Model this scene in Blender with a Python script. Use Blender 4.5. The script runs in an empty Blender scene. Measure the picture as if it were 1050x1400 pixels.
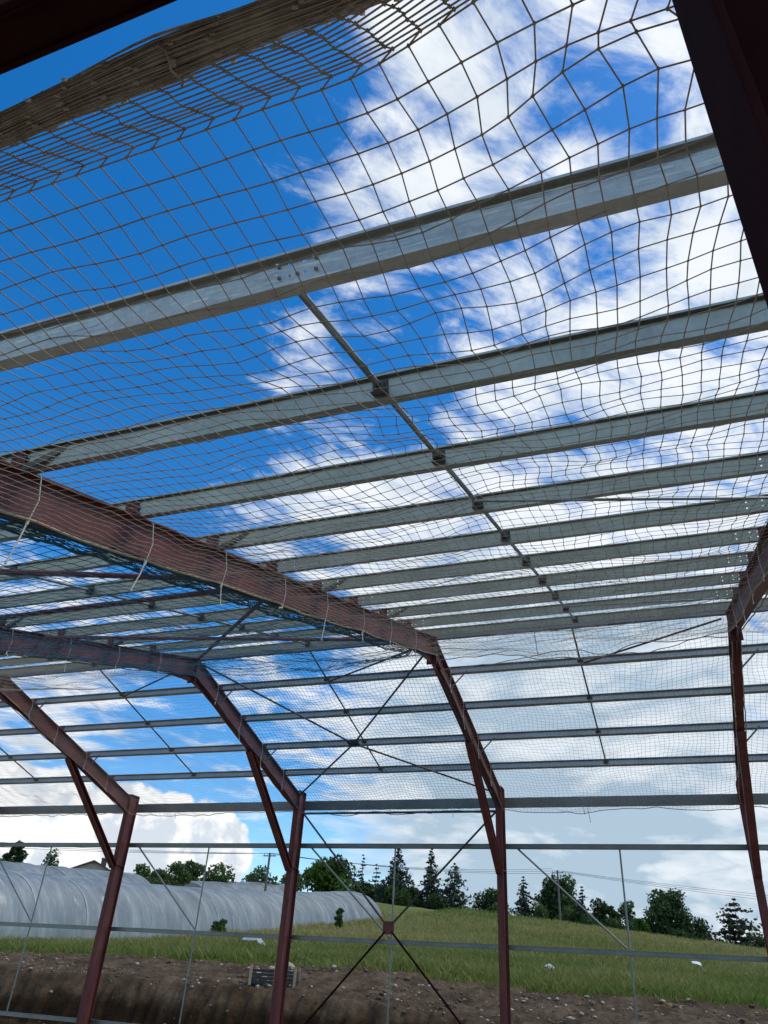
import bpy, math, random
import numpy as np
from mathutils import Vector, Matrix, noise as mnoise
random.seed(7); rng = np.random.default_rng(11)
R = math.radians
sc = bpy.context.scene
col = sc.collection
EYE = 1.6                      # eye height above the shed floor; heights below are relative to the eye, then lifted

# ------------------------------------------------------------------ materials
def newmat(name):
    m = bpy.data.materials.new(name); m.use_nodes = True
    nt = m.node_tree; b = nt.nodes['Principled BSDF']
    return m, nt, b
def N(nt, t, **kw):
    n = nt.nodes.new(t)
    for k, v in kw.items():
        if k in n.inputs: n.inputs[k].default_value = v
        else: setattr(n, k, v)
    return n
def ramp(nt, src, stops):
    r = nt.nodes.new('ShaderNodeValToRGB')
    while len(r.color_ramp.elements) < len(stops): r.color_ramp.elements.new(0.5)
    for e, (p, c) in zip(r.color_ramp.elements, stops):
        e.position = p; e.color = (*c, 1)
    nt.links.new(src, r.inputs['Fac']); return r.outputs['Color']
def coords(nt, scale=(1, 1, 1), kind='Object'):
    tc = nt.nodes.new('ShaderNodeTexCoord'); mp = nt.nodes.new('ShaderNodeMapping')
    mp.inputs['Scale'].default_value = scale
    nt.links.new(tc.outputs[kind], mp.inputs['Vector']); return mp.outputs['Vector']
def simple(name, c1, c2, scale=4, rough=.6, metal=0, bump=0, bscale=None, stretch=(1, 1, 1), detail=5, rough2=None, spec=None):
    m, nt, b = newmat(name)
    v = coords(nt, stretch)
    n = N(nt, 'ShaderNodeTexNoise', Scale=scale, Detail=detail, Roughness=.6); nt.links.new(v, n.inputs['Vector'])
    nt.links.new(ramp(nt, n.outputs['Fac'], [(.32, c1), (.68, c2)]), b.inputs['Base Color'])
    b.inputs['Roughness'].default_value = rough; b.inputs['Metallic'].default_value = metal
    if spec is not None: b.inputs['Specular IOR Level'].default_value = spec
    if rough2 is not None:
        mr = N(nt, 'ShaderNodeMapRange'); mr.inputs['To Min'].default_value = rough; mr.inputs['To Max'].default_value = rough2
        nt.links.new(n.outputs['Fac'], mr.inputs['Value']); nt.links.new(mr.outputs['Result'], b.inputs['Roughness'])
    if bump:
        n2 = N(nt, 'ShaderNodeTexNoise', Scale=bscale or scale * 3, Detail=4); nt.links.new(v, n2.inputs['Vector'])
        bp = N(nt, 'ShaderNodeBump', Strength=bump, Distance=.02); nt.links.new(n2.outputs['Fac'], bp.inputs['Height'])
        nt.links.new(bp.outputs['Normal'], b.inputs['Normal'])
    return m
def galv_mat(name, base, rough, wob, metal=.72, wsc=(1.6, 3.0, 7.0)):
    m, nt, b = newmat(name)
    v = coords(nt)
    sp = N(nt, 'ShaderNodeTexVoronoi', Scale=38.0); nt.links.new(v, sp.inputs['Vector'])
    n = N(nt, 'ShaderNodeTexNoise', Scale=2.2, Detail=6, Roughness=.65); nt.links.new(v, n.inputs['Vector'])
    mx = N(nt, 'ShaderNodeMix'); mx.data_type = 'FLOAT'; mx.inputs['Factor'].default_value = .8
    nt.links.new(sp.outputs['Color'], mx.inputs['A']); nt.links.new(n.outputs['Fac'], mx.inputs['B'])
    lo = tuple(c * .78 for c in base); hi = tuple(c * 1.18 for c in base)
    nt.links.new(ramp(nt, mx.outputs['Result'], [(.3, lo), (.7, hi)]), b.inputs['Base Color'])
    b.inputs['Metallic'].default_value = metal; b.inputs['Roughness'].default_value = rough
    v2 = coords(nt, wsc)
    n2 = N(nt, 'ShaderNodeTexNoise', Scale=1.6, Detail=3, Roughness=.5); nt.links.new(v2, n2.inputs['Vector'])
    bp = N(nt, 'ShaderNodeBump', Strength=wob, Distance=.03); nt.links.new(n2.outputs['Fac'], bp.inputs['Height'])
    nt.links.new(bp.outputs['Normal'], b.inputs['Normal'])
    return m
M = {}
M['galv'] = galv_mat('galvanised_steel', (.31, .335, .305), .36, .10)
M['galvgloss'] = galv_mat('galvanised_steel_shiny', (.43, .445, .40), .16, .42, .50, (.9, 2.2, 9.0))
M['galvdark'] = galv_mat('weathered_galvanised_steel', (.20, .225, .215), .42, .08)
M['red'] = simple('red_oxide_primer', (.078, .018, .016), (.158, .046, .038), 3.2, .42, 0, .08, 45, spec=.35, detail=11, rough2=.75, stretch=(1.6, 1, .45))
M['redshade'] = simple('shaded_red_primer', (.019, .006, .006), (.028, .008, .008), 4, .85, spec=.02)  # red primer darkened: shade on the near beam and post painted in
M['black'] = simple('dark_painted_steel', (.02, .018, .018), (.04, .033, .032), 8, .55)
M['bracket'] = simple('dull_bracket_steel', (.05, .055, .052), (.09, .095, .09), 9, .6)
M['bolt'] = simple('zinc_bolt', (.42, .43, .43), (.6, .6, .6), 30, .3, .8)
M['nettan'] = simple('undyed_net_cord', (.22, .18, .125), (.38, .33, .25), 20, .85)
M['netblue'] = simple('teal_net_cord', (.018, .085, .135), (.035, .16, .225), 20, .8)
M['rollcord'] = simple('sunlit_net_cord', (.50, .43, .32), (.74, .68, .56), 22, .9)  # same net cord, lightened to paint sunlight into the rolled bundle
_nt = M['rollcord'].node_tree; _b = _nt.nodes['Principled BSDF']; _t = _nt.nodes.new('ShaderNodeBsdfTranslucent'); _m = _nt.nodes.new('ShaderNodeMixShader'); _m.inputs[0].default_value = .45
_nt.links.new(_b.inputs['Base Color'].links[0].from_socket, _t.inputs['Color']); _nt.links.new(_b.outputs[0], _m.inputs[1]); _nt.links.new(_t.outputs[0], _m.inputs[2]); _nt.links.new(_m.outputs[0], _nt.nodes['Material Output'].inputs['Surface'])
M['rope'] = simple('tan_border_rope', (.30, .24, .16), (.42, .35, .25), 25, .9)
M['cord'] = simple('pale_tie_cord', (.52, .49, .42), (.68, .65, .58), 30, .85)
M['wood'] = simple('pale_timber', (.38, .28, .17), (.52, .41, .27), 6, .8, stretch=(1, 1, .1))
M['darkplastic'] = simple('dark_crate_plastic', (.02, .022, .03), (.045, .05, .06), 7, .55)
M['stone'] = simple('pale_limestone', (.31, .26, .20), (.52, .47, .39), 9, .9, 0, .3, 30)
M['pole'] = simple('weathered_pole_timber', (.10, .085, .07), (.16, .14, .12), 6, .85)
M['wire'] = simple('power_cable', (.03, .03, .032), (.05, .05, .055), 4, .6)
M['wall'] = simple('pale_render', (.42, .38, .32), (.5, .46, .4), 2, .9)
M['roof'] = simple('dark_roof_tiles', (.06, .045, .04), (.10, .075, .065), 5, .85)
M['glass'] = simple('dark_window_glass', (.02, .025, .03), (.03, .035, .04), 2, .12)
M['hoop'] = simple('hoop_tape', (.42, .44, .43), (.6, .62, .6), 3, .5)
M['white'] = simple('white_sheet_plastic', (.62, .64, .66), (.78, .8, .8), 3, .5)
M['bluewhite'] = simple('pale_blue_plastic', (.36, .50, .60), (.58, .68, .74), 6, .5)
M['greyboard'] = simple('grey_sheeting', (.25, .27, .27), (.38, .40, .40), 3, .6)
M['bark'] = simple('bark', (.055, .04, .03), (.10, .08, .06), 6, .9, stretch=(1, 1, .2))

def leafmat(name, lo, hi, trans=.25):
    m, nt, b = newmat(name)
    at = nt.nodes.new('ShaderNodeAttribute'); at.attribute_name = 'tone'
    c = ramp(nt, at.outputs['Fac'], [(0, lo), (1, hi)])
    nt.links.new(c, b.inputs['Base Color']); b.inputs['Roughness'].default_value = .75; b.inputs['Specular IOR Level'].default_value = .2
    tr = nt.nodes.new('ShaderNodeBsdfTranslucent'); nt.links.new(c, tr.inputs['Color'])
    mx = nt.nodes.new('ShaderNodeMixShader'); mx.inputs[0].default_value = trans + .1
    nt.links.new(b.outputs[0], mx.inputs[1]); nt.links.new(tr.outputs[0], mx.inputs[2])
    nt.links.new(mx.outputs[0], nt.nodes['Material Output'].inputs['Surface'])
    return m
M['leaf_spruce'] = leafmat('blue_green_needles', (.028, .052, .036), (.11, .15, .10))
M['leaf_dark'] = leafmat('dark_oak_leaves', (.024, .05, .018), (.10, .16, .055))
M['leaf_green'] = leafmat('fresh_green_leaves', (.03, .07, .012), (.10, .19, .03))
M['leaf_mid'] = leafmat('mid_green_leaves', (.03, .065, .018), (.12, .18, .055))
M['leaf_pine'] = leafmat('grey_brown_pine_needles', (.028, .042, .03), (.11, .115, .075))
M['grass'] = leafmat('meadow_grass', (.13, .19, .034), (.40, .34, .13), .35)
M['grassgreen'] = leafmat('lush_grass', (.105, .18, .026), (.32, .33, .085), .35)

# plastic tunnel cover: milky translucent film with folds and dirt
m, nt, b = newmat('milky_tunnel_film')
v = coords(nt, (.45, 1.5, .45)); n = N(nt, 'ShaderNodeTexNoise', Scale=.9, Detail=8, Roughness=.66); nt.links.new(v, n.inputs['Vector'])
c = ramp(nt, n.outputs['Fac'], [(.30, (.28, .31, .31)), (.5, (.40, .43, .425)), (.72, (.64, .66, .64))])
nt.links.new(c, b.inputs['Base Color']); b.inputs['Roughness'].default_value = .22
tr = nt.nodes.new('ShaderNodeBsdfTranslucent'); nt.links.new(c, tr.inputs['Color'])
mx = nt.nodes.new('ShaderNodeMixShader'); mx.inputs[0].default_value = .35
nt.links.new(b.outputs[0], mx.inputs[1]); nt.links.new(tr.outputs[0], mx.inputs[2])
tp = nt.nodes.new('ShaderNodeBsdfTransparent'); mx2 = nt.nodes.new('ShaderNodeMixShader'); mx2.inputs[0].default_value = .24
nt.links.new(mx.outputs[0], mx2.inputs[1]); nt.links.new(tp.outputs[0], mx2.inputs[2])
nt.links.new(mx2.outputs[0], nt.nodes['Material Output'].inputs['Surface'])
v2 = coords(nt, (.5, 2.2, .5)); n2 = N(nt, 'ShaderNodeTexNoise', Scale=1.3, Detail=6); nt.links.new(v2, n2.inputs['Vector'])
bp = N(nt, 'ShaderNodeBump', Strength=.32, Distance=.12); nt.links.new(n2.outputs['Fac'], bp.inputs['Height'])
nt.links.new(bp.outputs['Normal'], b.inputs['Normal'])
M['film'] = m

def soil_mat(name, stops, scale, bump):
    m, nt, b = newmat(name)
    v = coords(nt)
    n = N(nt, 'ShaderNodeTexNoise', Scale=scale, Detail=9, Roughness=.68); nt.links.new(v, n.inputs['Vector'])
    nt.links.new(ramp(nt, n.outputs['Fac'], stops), b.inputs['Base Color'])
    b.inputs['Roughness'].default_value = .95; b.inputs['Specular IOR Level'].default_value = .15
    n2 = N(nt, 'ShaderNodeTexNoise', Scale=scale * 6, Detail=6, Roughness=.7); nt.links.new(v, n2.inputs['Vector'])
    bp = N(nt, 'ShaderNodeBump', Strength=bump, Distance=.06); nt.links.new(n2.outputs['Fac'], bp.inputs['Height'])
    nt.links.new(bp.outputs['Normal'], b.inputs['Normal'])
    return m
M['soil'] = soil_mat('stony_brown_soil', [(.3, (.042, .028, .016)), (.5, (.098, .067, .040)), (.72, (.185, .136, .088))], 1.3, .9)
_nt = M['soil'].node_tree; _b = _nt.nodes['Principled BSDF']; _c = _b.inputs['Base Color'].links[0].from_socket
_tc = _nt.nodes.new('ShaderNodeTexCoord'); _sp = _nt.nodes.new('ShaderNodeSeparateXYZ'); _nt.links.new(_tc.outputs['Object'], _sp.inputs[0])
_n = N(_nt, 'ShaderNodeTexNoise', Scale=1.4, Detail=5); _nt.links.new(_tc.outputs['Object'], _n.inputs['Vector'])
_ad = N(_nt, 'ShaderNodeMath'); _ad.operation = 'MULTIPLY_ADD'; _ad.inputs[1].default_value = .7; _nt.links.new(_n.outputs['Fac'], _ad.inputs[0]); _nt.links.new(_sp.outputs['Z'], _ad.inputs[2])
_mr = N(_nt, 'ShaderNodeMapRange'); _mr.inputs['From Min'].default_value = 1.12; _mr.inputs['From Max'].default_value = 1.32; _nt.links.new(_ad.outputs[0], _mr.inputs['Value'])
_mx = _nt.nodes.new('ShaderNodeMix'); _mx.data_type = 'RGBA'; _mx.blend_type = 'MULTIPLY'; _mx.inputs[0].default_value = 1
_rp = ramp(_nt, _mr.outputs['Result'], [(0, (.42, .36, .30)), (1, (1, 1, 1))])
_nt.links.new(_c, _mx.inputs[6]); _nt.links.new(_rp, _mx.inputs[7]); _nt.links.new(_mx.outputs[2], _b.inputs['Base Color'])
M['floor'] = soil_mat('pale_stony_floor', [(.3, (.20, .16, .115)), (.5, (.27, .22, .165)), (.72, (.35, .30, .23))], .8, .6)
M['meadow'] = soil_mat('meadow_turf', [(.3, (.085, .115, .026)), (.5, (.15, .165, .045)), (.7, (.26, .22, .085))], .22, .5)

# ------------------------------------------------------------------ mesh helpers
class MB:
    def __init__(s): s.v = []; s.f = []
    def add(s, vs, fs):
        o = len(s.v); s.v += [tuple(p) for p in vs]; s.f += [tuple(i + o for i in f) for f in fs]
    def hexa(s, p):            # 8 points: bottom loop 0-3, top loop 4-7
        s.add(p, [(3, 2, 1, 0), (4, 5, 6, 7), (0, 1, 5, 4), (1, 2, 6, 5), (2, 3, 7, 6), (3, 0, 4, 7)])
    def box(s, x0, x1, y0, y1, z0, z1):
        s.hexa([(x0, y0, z0), (x1, y0, z0), (x1, y1, z0), (x0, y1, z0), (x0, y0, z1), (x1, y0, z1), (x1, y1, z1), (x0, y1, z1)])
    def obox(s, o, ex, ey, ez, a, b, c):   # oriented box: ranges along three axes
        o, ex, ey, ez = map(Vector, (o, ex, ey, ez))
        P = lambda i, j, k: o + ex * a[i] + ey * b[j] + ez * c[k]
        s.hexa([P(0, 0, 0), P(1, 0, 0), P(1, 1, 0), P(0, 1, 0), P(0, 0, 1), P(1, 0, 1), P(1, 1, 1), P(0, 1, 1)])
    def prism(s, poly, x0, x1):            # polygon in (y,z) extruded along x
        n = len(poly)
        s.add([(x0, y, z) for y, z in poly] + [(x1, y, z) for y, z in poly],
              [tuple(range(n))[::-1], tuple(range(n, 2 * n))] + [(i, (i + 1) % n, n + (i + 1) % n, n + i) for i in range(n)])
    def tube(s, pts, r, n=8, cap=True):
        pts = [Vector(p) for p in pts]; rr = r if isinstance(r, (list, tuple)) else [r] * len(pts)
        vs = []; up = Vector((.13, .21, .97))
        for i, p in enumerate(pts):
            d = (pts[min(i + 1, len(pts) - 1)] - pts[max(i - 1, 0)]).normalized()
            a = d.cross(up)
            if a.length < .05: a = d.cross(Vector((1, 0, 0)))
            a.normalize(); b2 = d.cross(a)
            vs += [p + (a * math.cos(2 * math.pi * k / n) + b2 * math.sin(2 * math.pi * k / n)) * rr[i] for k in range(n)]
        fs = [(i * n + k, i * n + (k + 1) % n, (i + 1) * n + (k + 1) % n, (i + 1) * n + k) for i in range(len(pts) - 1) for k in range(n)]
        if cap: fs += [tuple(range(n))[::-1], tuple(range((len(pts) - 1) * n, len(pts) * n))]
        s.add(vs, fs)
    def build(s, name, mat, parent=None, smooth=False, bevel=0):
        me = bpy.data.meshes.new(name); me.from_pydata([tuple(p) for p in s.v], [], s.f); me.update()
        me.materials.append(mat)
        if smooth: me.polygons.foreach_set('use_smooth', [True] * len(me.polygons))
        o = bpy.data.objects.new(name, me); col.objects.link(o)
        if parent: o.parent = parent
        if bevel:
            md = o.modifiers.new('bevel', 'BEVEL'); md.width = bevel; md.segments = 2; md.limit_method = 'ANGLE'
        return o
def npmesh(name, V, F, mat, parent=None, tone=None, smooth=False):
    """V (n,3) float, F (m,k) int; tone: one value per face kept as a colour attribute"""
    me = bpy.data.meshes.new(name); k = F.shape[1]
    me.vertices.add(len(V)); me.vertices.foreach_set('co', np.ascontiguousarray(V, np.float32).ravel())
    me.loops.add(F.size); me.loops.foreach_set('vertex_index', np.ascontiguousarray(F, np.int32).ravel())
    me.polygons.add(len(F)); me.polygons.foreach_set('loop_start', np.arange(0, F.size, k, dtype=np.int32))
    me.polygons.foreach_set('loop_total', np.full(len(F), k, np.int32))
    if smooth: me.polygons.foreach_set('use_smooth', np.ones(len(F), bool))
    me.update(calc_edges=True); me.materials.append(mat)
    if tone is not None:
        a = me.attributes.new('tone', 'FLOAT', 'FACE'); a.data.foreach_set('value', np.ascontiguousarray(tone, np.float32))
    me.validate()
    o = bpy.data.objects.new(name, me); col.objects.link(o)
    if parent: o.parent = parent
    return o
def segs(A, B, r, n=4):
    """prisms along many segments; returns V,F (quads)"""
    A = np.asarray(A, float); B = np.asarray(B, float)
    d = B - A; L = np.linalg.norm(d, axis=1, keepdims=True); ok = L[:, 0] > 1e-5
    A, B, d, L = A[ok], B[ok], d[ok], L[ok]; d = d / L
    ref = np.tile(np.array([[.31, .2, .93]]), (len(d), 1)); ref[np.abs((d * ref).sum(1)) > .95] = (1, 0, 0)
    a = np.cross(d, ref); a /= np.linalg.norm(a, axis=1, keepdims=True); b = np.cross(d, a)
    V = np.zeros((len(d), 2 * n, 3))
    for k in range(n):
        w = (a * math.cos(2 * math.pi * k / n) + b * math.sin(2 * math.pi * k / n)) * r
        V[:, k] = A + w; V[:, n + k] = B + w
    f = np.array([(k, (k + 1) % n, n + (k + 1) % n, n + k) for k in range(n)])
    F = (f[None] + (np.arange(len(d)) * 2 * n)[:, None, None]).reshape(-1, 4)
    return V.reshape(-1, 3), F
def octas(P, r):
    P = np.asarray(P, float); D = np.array([(1, 0, 0), (-1, 0, 0), (0, 1, 0), (0, -1, 0), (0, 0, 1), (0, 0, -1)]) * r
    V = (P[:, None] + D[None]).reshape(-1, 3)
    f = np.array([(0, 2, 4, 4), (2, 1, 4, 4), (1, 3, 4, 4), (3, 0, 4, 4), (2, 0, 5, 5), (1, 2, 5, 5), (3, 1, 5, 5), (0, 3, 5, 5)])[:, :3]
    F = (f[None] + (np.arange(len(P)) * 6)[:, None, None]).reshape(-1, 3)
    return V, F
def tag(o, label=None, cat=None, group=None, kind=None):
    if label: o['label'] = label
    if cat: o['category'] = cat
    if group: o['group'] = group
    if kind: o['kind'] = kind
    return o
def empty(name, loc, label, cat, group=None, rz=0):
    o = bpy.data.objects.new(name, None); o.location = loc; o.rotation_euler.z = rz; o.empty_display_size = .3
    col.objects.link(o); return tag(o, label, cat, group)
def copy_tree(o, loc=None, parent=None, dx=None):
    c = o.copy(); col.objects.link(c)
    if parent: c.parent = parent
    if loc is not None: c.location = loc
    if dx is not None: c.location = (o.location[0] + dx, o.location[1], o.location[2])
    for ch in list(o.children):
        copy_tree(ch, parent=c)
    return c
def smooth_noise(shape_xy, freqs, seed):
    """callable: sum of sines, arrays in / array out"""
    g = np.random.default_rng(seed); W = []
    for f, a in freqs:
        for _ in range(5):
            th = g.uniform(0, 6.283); W.append((f * math.cos(th), f * math.sin(th), g.uniform(0, 6.283), a / 2.2))
    return lambda x, y: sum(a * np.sin(kx * x + ky * y + p) for kx, ky, p, a in W)

# ------------------------------------------------------------------ shed dimensions (relative to eye height)
FX = [-18.82, -13.82, -8.82, -3.82, 1.18, 6.18]           # frame lines
YR, ZR = 12.105, 5.342; AN, AF = .2766, .2863             # ridge, slopes
TN, TF = math.tan(AN), math.tan(AF)
YP0, YP1 = 17.27, 17.63                                   # far posts, inner and outer flange
nearZ = lambda y: ZR - TN * (YR - y)
farZ = lambda y: ZR - TF * (y - YR)
DEP = .34
shed = empty('steel_shed', (0, 0, 0), 'open shed skeleton of red steel frames and galvanised purlins without any roofing', 'building')
def L3(p): return (p[0], p[1], p[2] + EYE)

# ---- rafters (with purlin cleats), posts, knee braces
near_s = [1.298 + 1.1658 * i for i in range(9)]
near_pos = [(YR - s * math.cos(AN), ZR - s * math.sin(AN)) for s in near_s]           # outer flange tip of every near purlin
far_s = [1.152 + 1.1423 * i for i in range(4)]
far_pos = [(YR + s * math.cos(AF), ZR - s * math.sin(AF)) for s in far_s]
def ibeam_poly(mb, y0, y1, zt, dep, w=.14, tf=.014, tw=.009):
    mb.prism([(y0, zt(y0)), (y1, zt(y1)), (y1, zt(y1) - tf), (y0, zt(y0) - tf)], -w / 2, w / 2)
    mb.prism([(y0, zt(y0) - tf), (y1, zt(y1) - tf), (y1, zt(y1) - dep + tf), (y0, zt(y0) - dep + tf)], -tw / 2, tw / 2)
    mb.prism([(y0, zt(y0) - dep + tf), (y1, zt(y1) - dep + tf), (y1, zt(y1) - dep), (y0, zt(y0) - dep)], -w / 2, w / 2)
ZE = lambda f: (lambda y: f(y) + EYE)
mb = MB(); ibeam_poly(mb, .53, YR - .012, ZE(nearZ), DEP)
mb.prism([(11.1, nearZ(11.1) - DEP + EYE), (YR - .012, nearZ(YR) - DEP + EYE), (YR - .012, nearZ(YR) - DEP - .16 + EYE)], -.006, .006)
mb.box(-.09, .09, YR - .012, YR - .001, nearZ(YR) - DEP - .17 + EYE, nearZ(YR) + EYE - .004)
rafterN = mb.build('rafter', M['red'], shed)
mb = MB(); ibeam_poly(mb, YR + .012, YP0 - .012, ZE(farZ), DEP + .02)
mb.prism([(YR + .012, farZ(YR) - DEP - .02 + EYE), (13.1, farZ(13.1) - DEP - .02 + EYE), (YR + .012, farZ(YR) - DEP - .16 + EYE)], -.006, .006)
mb.box(-.09, .09, YR + .001, YR + .012, farZ(YR) - DEP - .17 + EYE, farZ(YR) + EYE - .004)
mb.box(-.085, .085, YP0 - .012, YP0 - .001, farZ(YP0) - DEP - .03 + EYE, farZ(YP0) + EYE - .003)
rafterF = mb.build('rafter', M['red'], shed)
# cleats standing on the rafters
en, es = Vector((0, -math.sin(AN), math.cos(AN))), Vector((0, math.cos(AN), math.sin(AN)))
fn, fs_ = Vector((0, math.sin(AF), math.cos(AF))), Vector((0, math.cos(AF), -math.sin(AF)))
for (y, z) in near_pos:
    mb = MB(); o = Vector((0, y, z + EYE))
    mb.obox(o, (1, 0, 0), es, en, (-.06, .06), (-.105, -.093), (-.02, .135))
    mb.obox(o, (1, 0, 0), es, en, (-.06, .06), (-.18, -.105), (-.02, -.008))
    for hx in (-.03, .03):
        for hz in (.04, .10): mb.obox(o, (1, 0, 0), es, en, (hx - .011, hx + .011), (-.114, -.105), (hz - .011, hz + .011))
    mb.build('purlin_cleat', M['red'], rafterN)
for (y, z) in far_pos:
    mb = MB(); o = Vector((0, y, z + EYE))
    mb.obox(o, (1, 0, 0), fs_, fn, (-.05, .05), (-.090, -.079), (-.02, .11))
    mb.obox(o, (1, 0, 0), fs_, fn, (-.05, .05), (-.16, -.090), (-.02, -.008))
    mb.build('purlin_cleat', M['red'], rafterF)
for (ya, za) in (near_pos[1], near_pos[3], near_pos[5], near_pos[7]):
    mb = MB()                                             # fly brace from the rafter's lower flange to the purlin
    mb.tube([(.07, ya - .12, za - .05 + EYE), (.40, ya - .10, za + .10 + EYE)], .024, 4)
    mb.build('fly_brace', M['galvdark'], rafterN)
for (ya, za) in (far_pos[0], far_pos[2]):
    mb = MB(); mb.tube([(.07, ya - .06, za - .26 + EYE), (.38, ya - .08, za + .04 + EYE)], .018, 4)
    mb.build('fly_brace', M['galvdark'], rafterF)
# post
mb = MB(); zt = farZ(YP0) + .06 + EYE
mb.box(-.07, .07, YP0, YP0 + .014, 0, zt); mb.box(-.07, .07, YP1 - .014, YP1, 0, zt); mb.box(-.005, .005, YP0 + .014, YP1 - .014, 0, zt)
mb.box(-.07, .07, YP0, YP1, zt, zt + .012); mb.box(-.12, .12, YP0 - .06, YP1 + .06, -.02, .018)
for sx in (-1, 1): mb.box(.005 * sx if sx > 0 else -.065, .065 if sx > 0 else -.005, YP0 + .014, YP1 - .014, 2.17 + EYE, 2.182 + EYE)
post = mb.build('post', M['red'], shed)
# knee brace: channel with the open side towards +X
mb = MB(); a, b_ = Vector((0, 14.72, 4.20 + EYE)), Vector((0, YP0 - .002, 2.13 + EYE))
d = (b_ - a).normalized(); nrm = Vector((1, 0, 0)).cross(d).normalized(); Ln = (b_ - a).length
mb.obox(a, (1, 0, 0), d, nrm, (-.075, -.065), (0, Ln), (-.07, .07))
mb.obox(a, (1, 0, 0), d, nrm, (-.065, .07), (0, Ln), (.058, .07))
mb.obox(a, (1, 0, 0), d, nrm, (-.065, .07), (0, Ln), (-.07, -.058))
brace = mb.build('knee_brace', M['red'], shed)
# near posts, at the eave line
mb = MB(); zt = nearZ(.6) - DEP + EYE
mb.box(-.07, .07, .54, .552, 0, zt); mb.box(-.07, .07, .70, .712, 0, zt); mb.box(-.005, .005, .552, .70, 0, zt)
npost = mb.build('post', M['red'], shed)
for o in (rafterN, rafterF, post, brace, npost): o.location.x = FX[0]
for x in FX[1:]:
    for o in (rafterN, rafterF, post, brace, npost):
        copy_tree(o, loc=(x, 0, 0), parent=shed)

# ---- purlins
XA, XB = -19.0, 6.4
HOLX = sorted([fx + d for fx in FX for d in (-.27, -.14, -.07, .07, .14, .27)])
def purlin(pos, e_s, e_n, h, fl, mat, holes=False, t=.004, x0=XA, x1=XB, extra=()):
    mb = MB(); o = Vector((0, pos[0], pos[1] + EYE)); ex = (1, 0, 0)
    mb.obox(o, ex, e_s, e_n, (x0, x1), (-fl, 0), (0, t))                    # bottom flange
    mb.obox(o, ex, e_s, e_n, (x0, x1), (-t, 0), (t, .022))                  # bottom lip
    tw = .03
    mb.obox(o, ex, e_s, e_n, (x0, x1), (-fl - tw, -fl), (h - t, h))         # top flange
    mb.obox(o, ex, e_s, e_n, (x0, x1), (-fl - tw, -fl - tw + t), (h - .012, h - t))
    xs = x0; w = (-fl, -fl + t); hw = .0065
    if holes:
        for hx in sorted(HOLX + list(extra)):
            mb.obox(o, ex, e_s, e_n, (xs, hx - hw), w, (t, h - t))
            za, zb = h * .3, h * .68
            for c in ((t, za - hw), (za + hw, zb - hw), (zb + hw, h - t)):
                mb.obox(o, ex, e_s, e_n, (hx - hw, hx + hw), w, c)
            xs = hx + hw
    mb.obox(o, ex, e_s, e_n, (xs, x1), w, (t, h - t))
    return mb.build('purlin', mat, shed)
for i, p in enumerate(near_pos):
    h = .14
    pu = purlin(p, es, en, h, .085, M['galvgloss'] if i == 8 else M['galv'], True, extra=(-1.22, -1.15) if i == 8 else ())
    if i == 8:
        for dx, dz in ((-1.27, .045), (-1.185, .045), (-1.10, .098), (-1.27, .098), (-1.10, .045)):
            mb = MB(); o = Vector((dx, p[0], p[1] + EYE)) + es * -.085 + en * dz
            pts = [o + es * -.001, o + es * -.011]
            mb.tube(pts, .009, 6); mb.tube([o + es * -.011, o + es * -.018], .005, 8)
            mb.build('bolt', M['bolt'], pu)
purlin((YR - .10, nearZ(YR - .10)), es, en, .13, .04, M['galv'])
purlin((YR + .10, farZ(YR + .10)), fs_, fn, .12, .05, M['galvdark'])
for i, p in enumerate(far_pos):
    purlin(p, fs_, fn, .125, .075, M['galv'])
# eave purlin (deep channel), on the outer side of the post tops
mb = MB(); z0 = 3.50 + EYE
mb.box(XA, XB, YP1 + .004, YP1 + .009, z0, z0 + .21); mb.box(XA, XB, YP1 + .009, YP1 + .07, z0, z0 + .005); mb.box(XA, XB, YP1 + .009, YP1 + .07, z0 + .205, z0 + .21)
mb.build('eave_purlin', M['galvdark'], shed)
# wall rails (lipped channels)
for z, h in ((2.69, .095), (.76, .085), (-1.16, .085)):
    mb = MB(); z += EYE - h / 2
    mb.box(XA, XB, YP1 + .003, YP1 + .007, z, z + h); mb.box(XA, XB, YP1 + .007, YP1 + .10, z, z + .004); mb.box(XA, XB, YP1 + .007, YP1 + .10, z + h - .004, z + h)
    mb.box(XA, XB, YP1 - .018, YP1 + .003, z, z + .004); mb.box(XA, XB, YP1 - .018, YP1 + .003, z + h - .004, z + h)
    # the inner lips stop short of the posts' faces, drawn as part of the same rail
    mb.build('wall_rail', M['galvdark'], shed)
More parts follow.
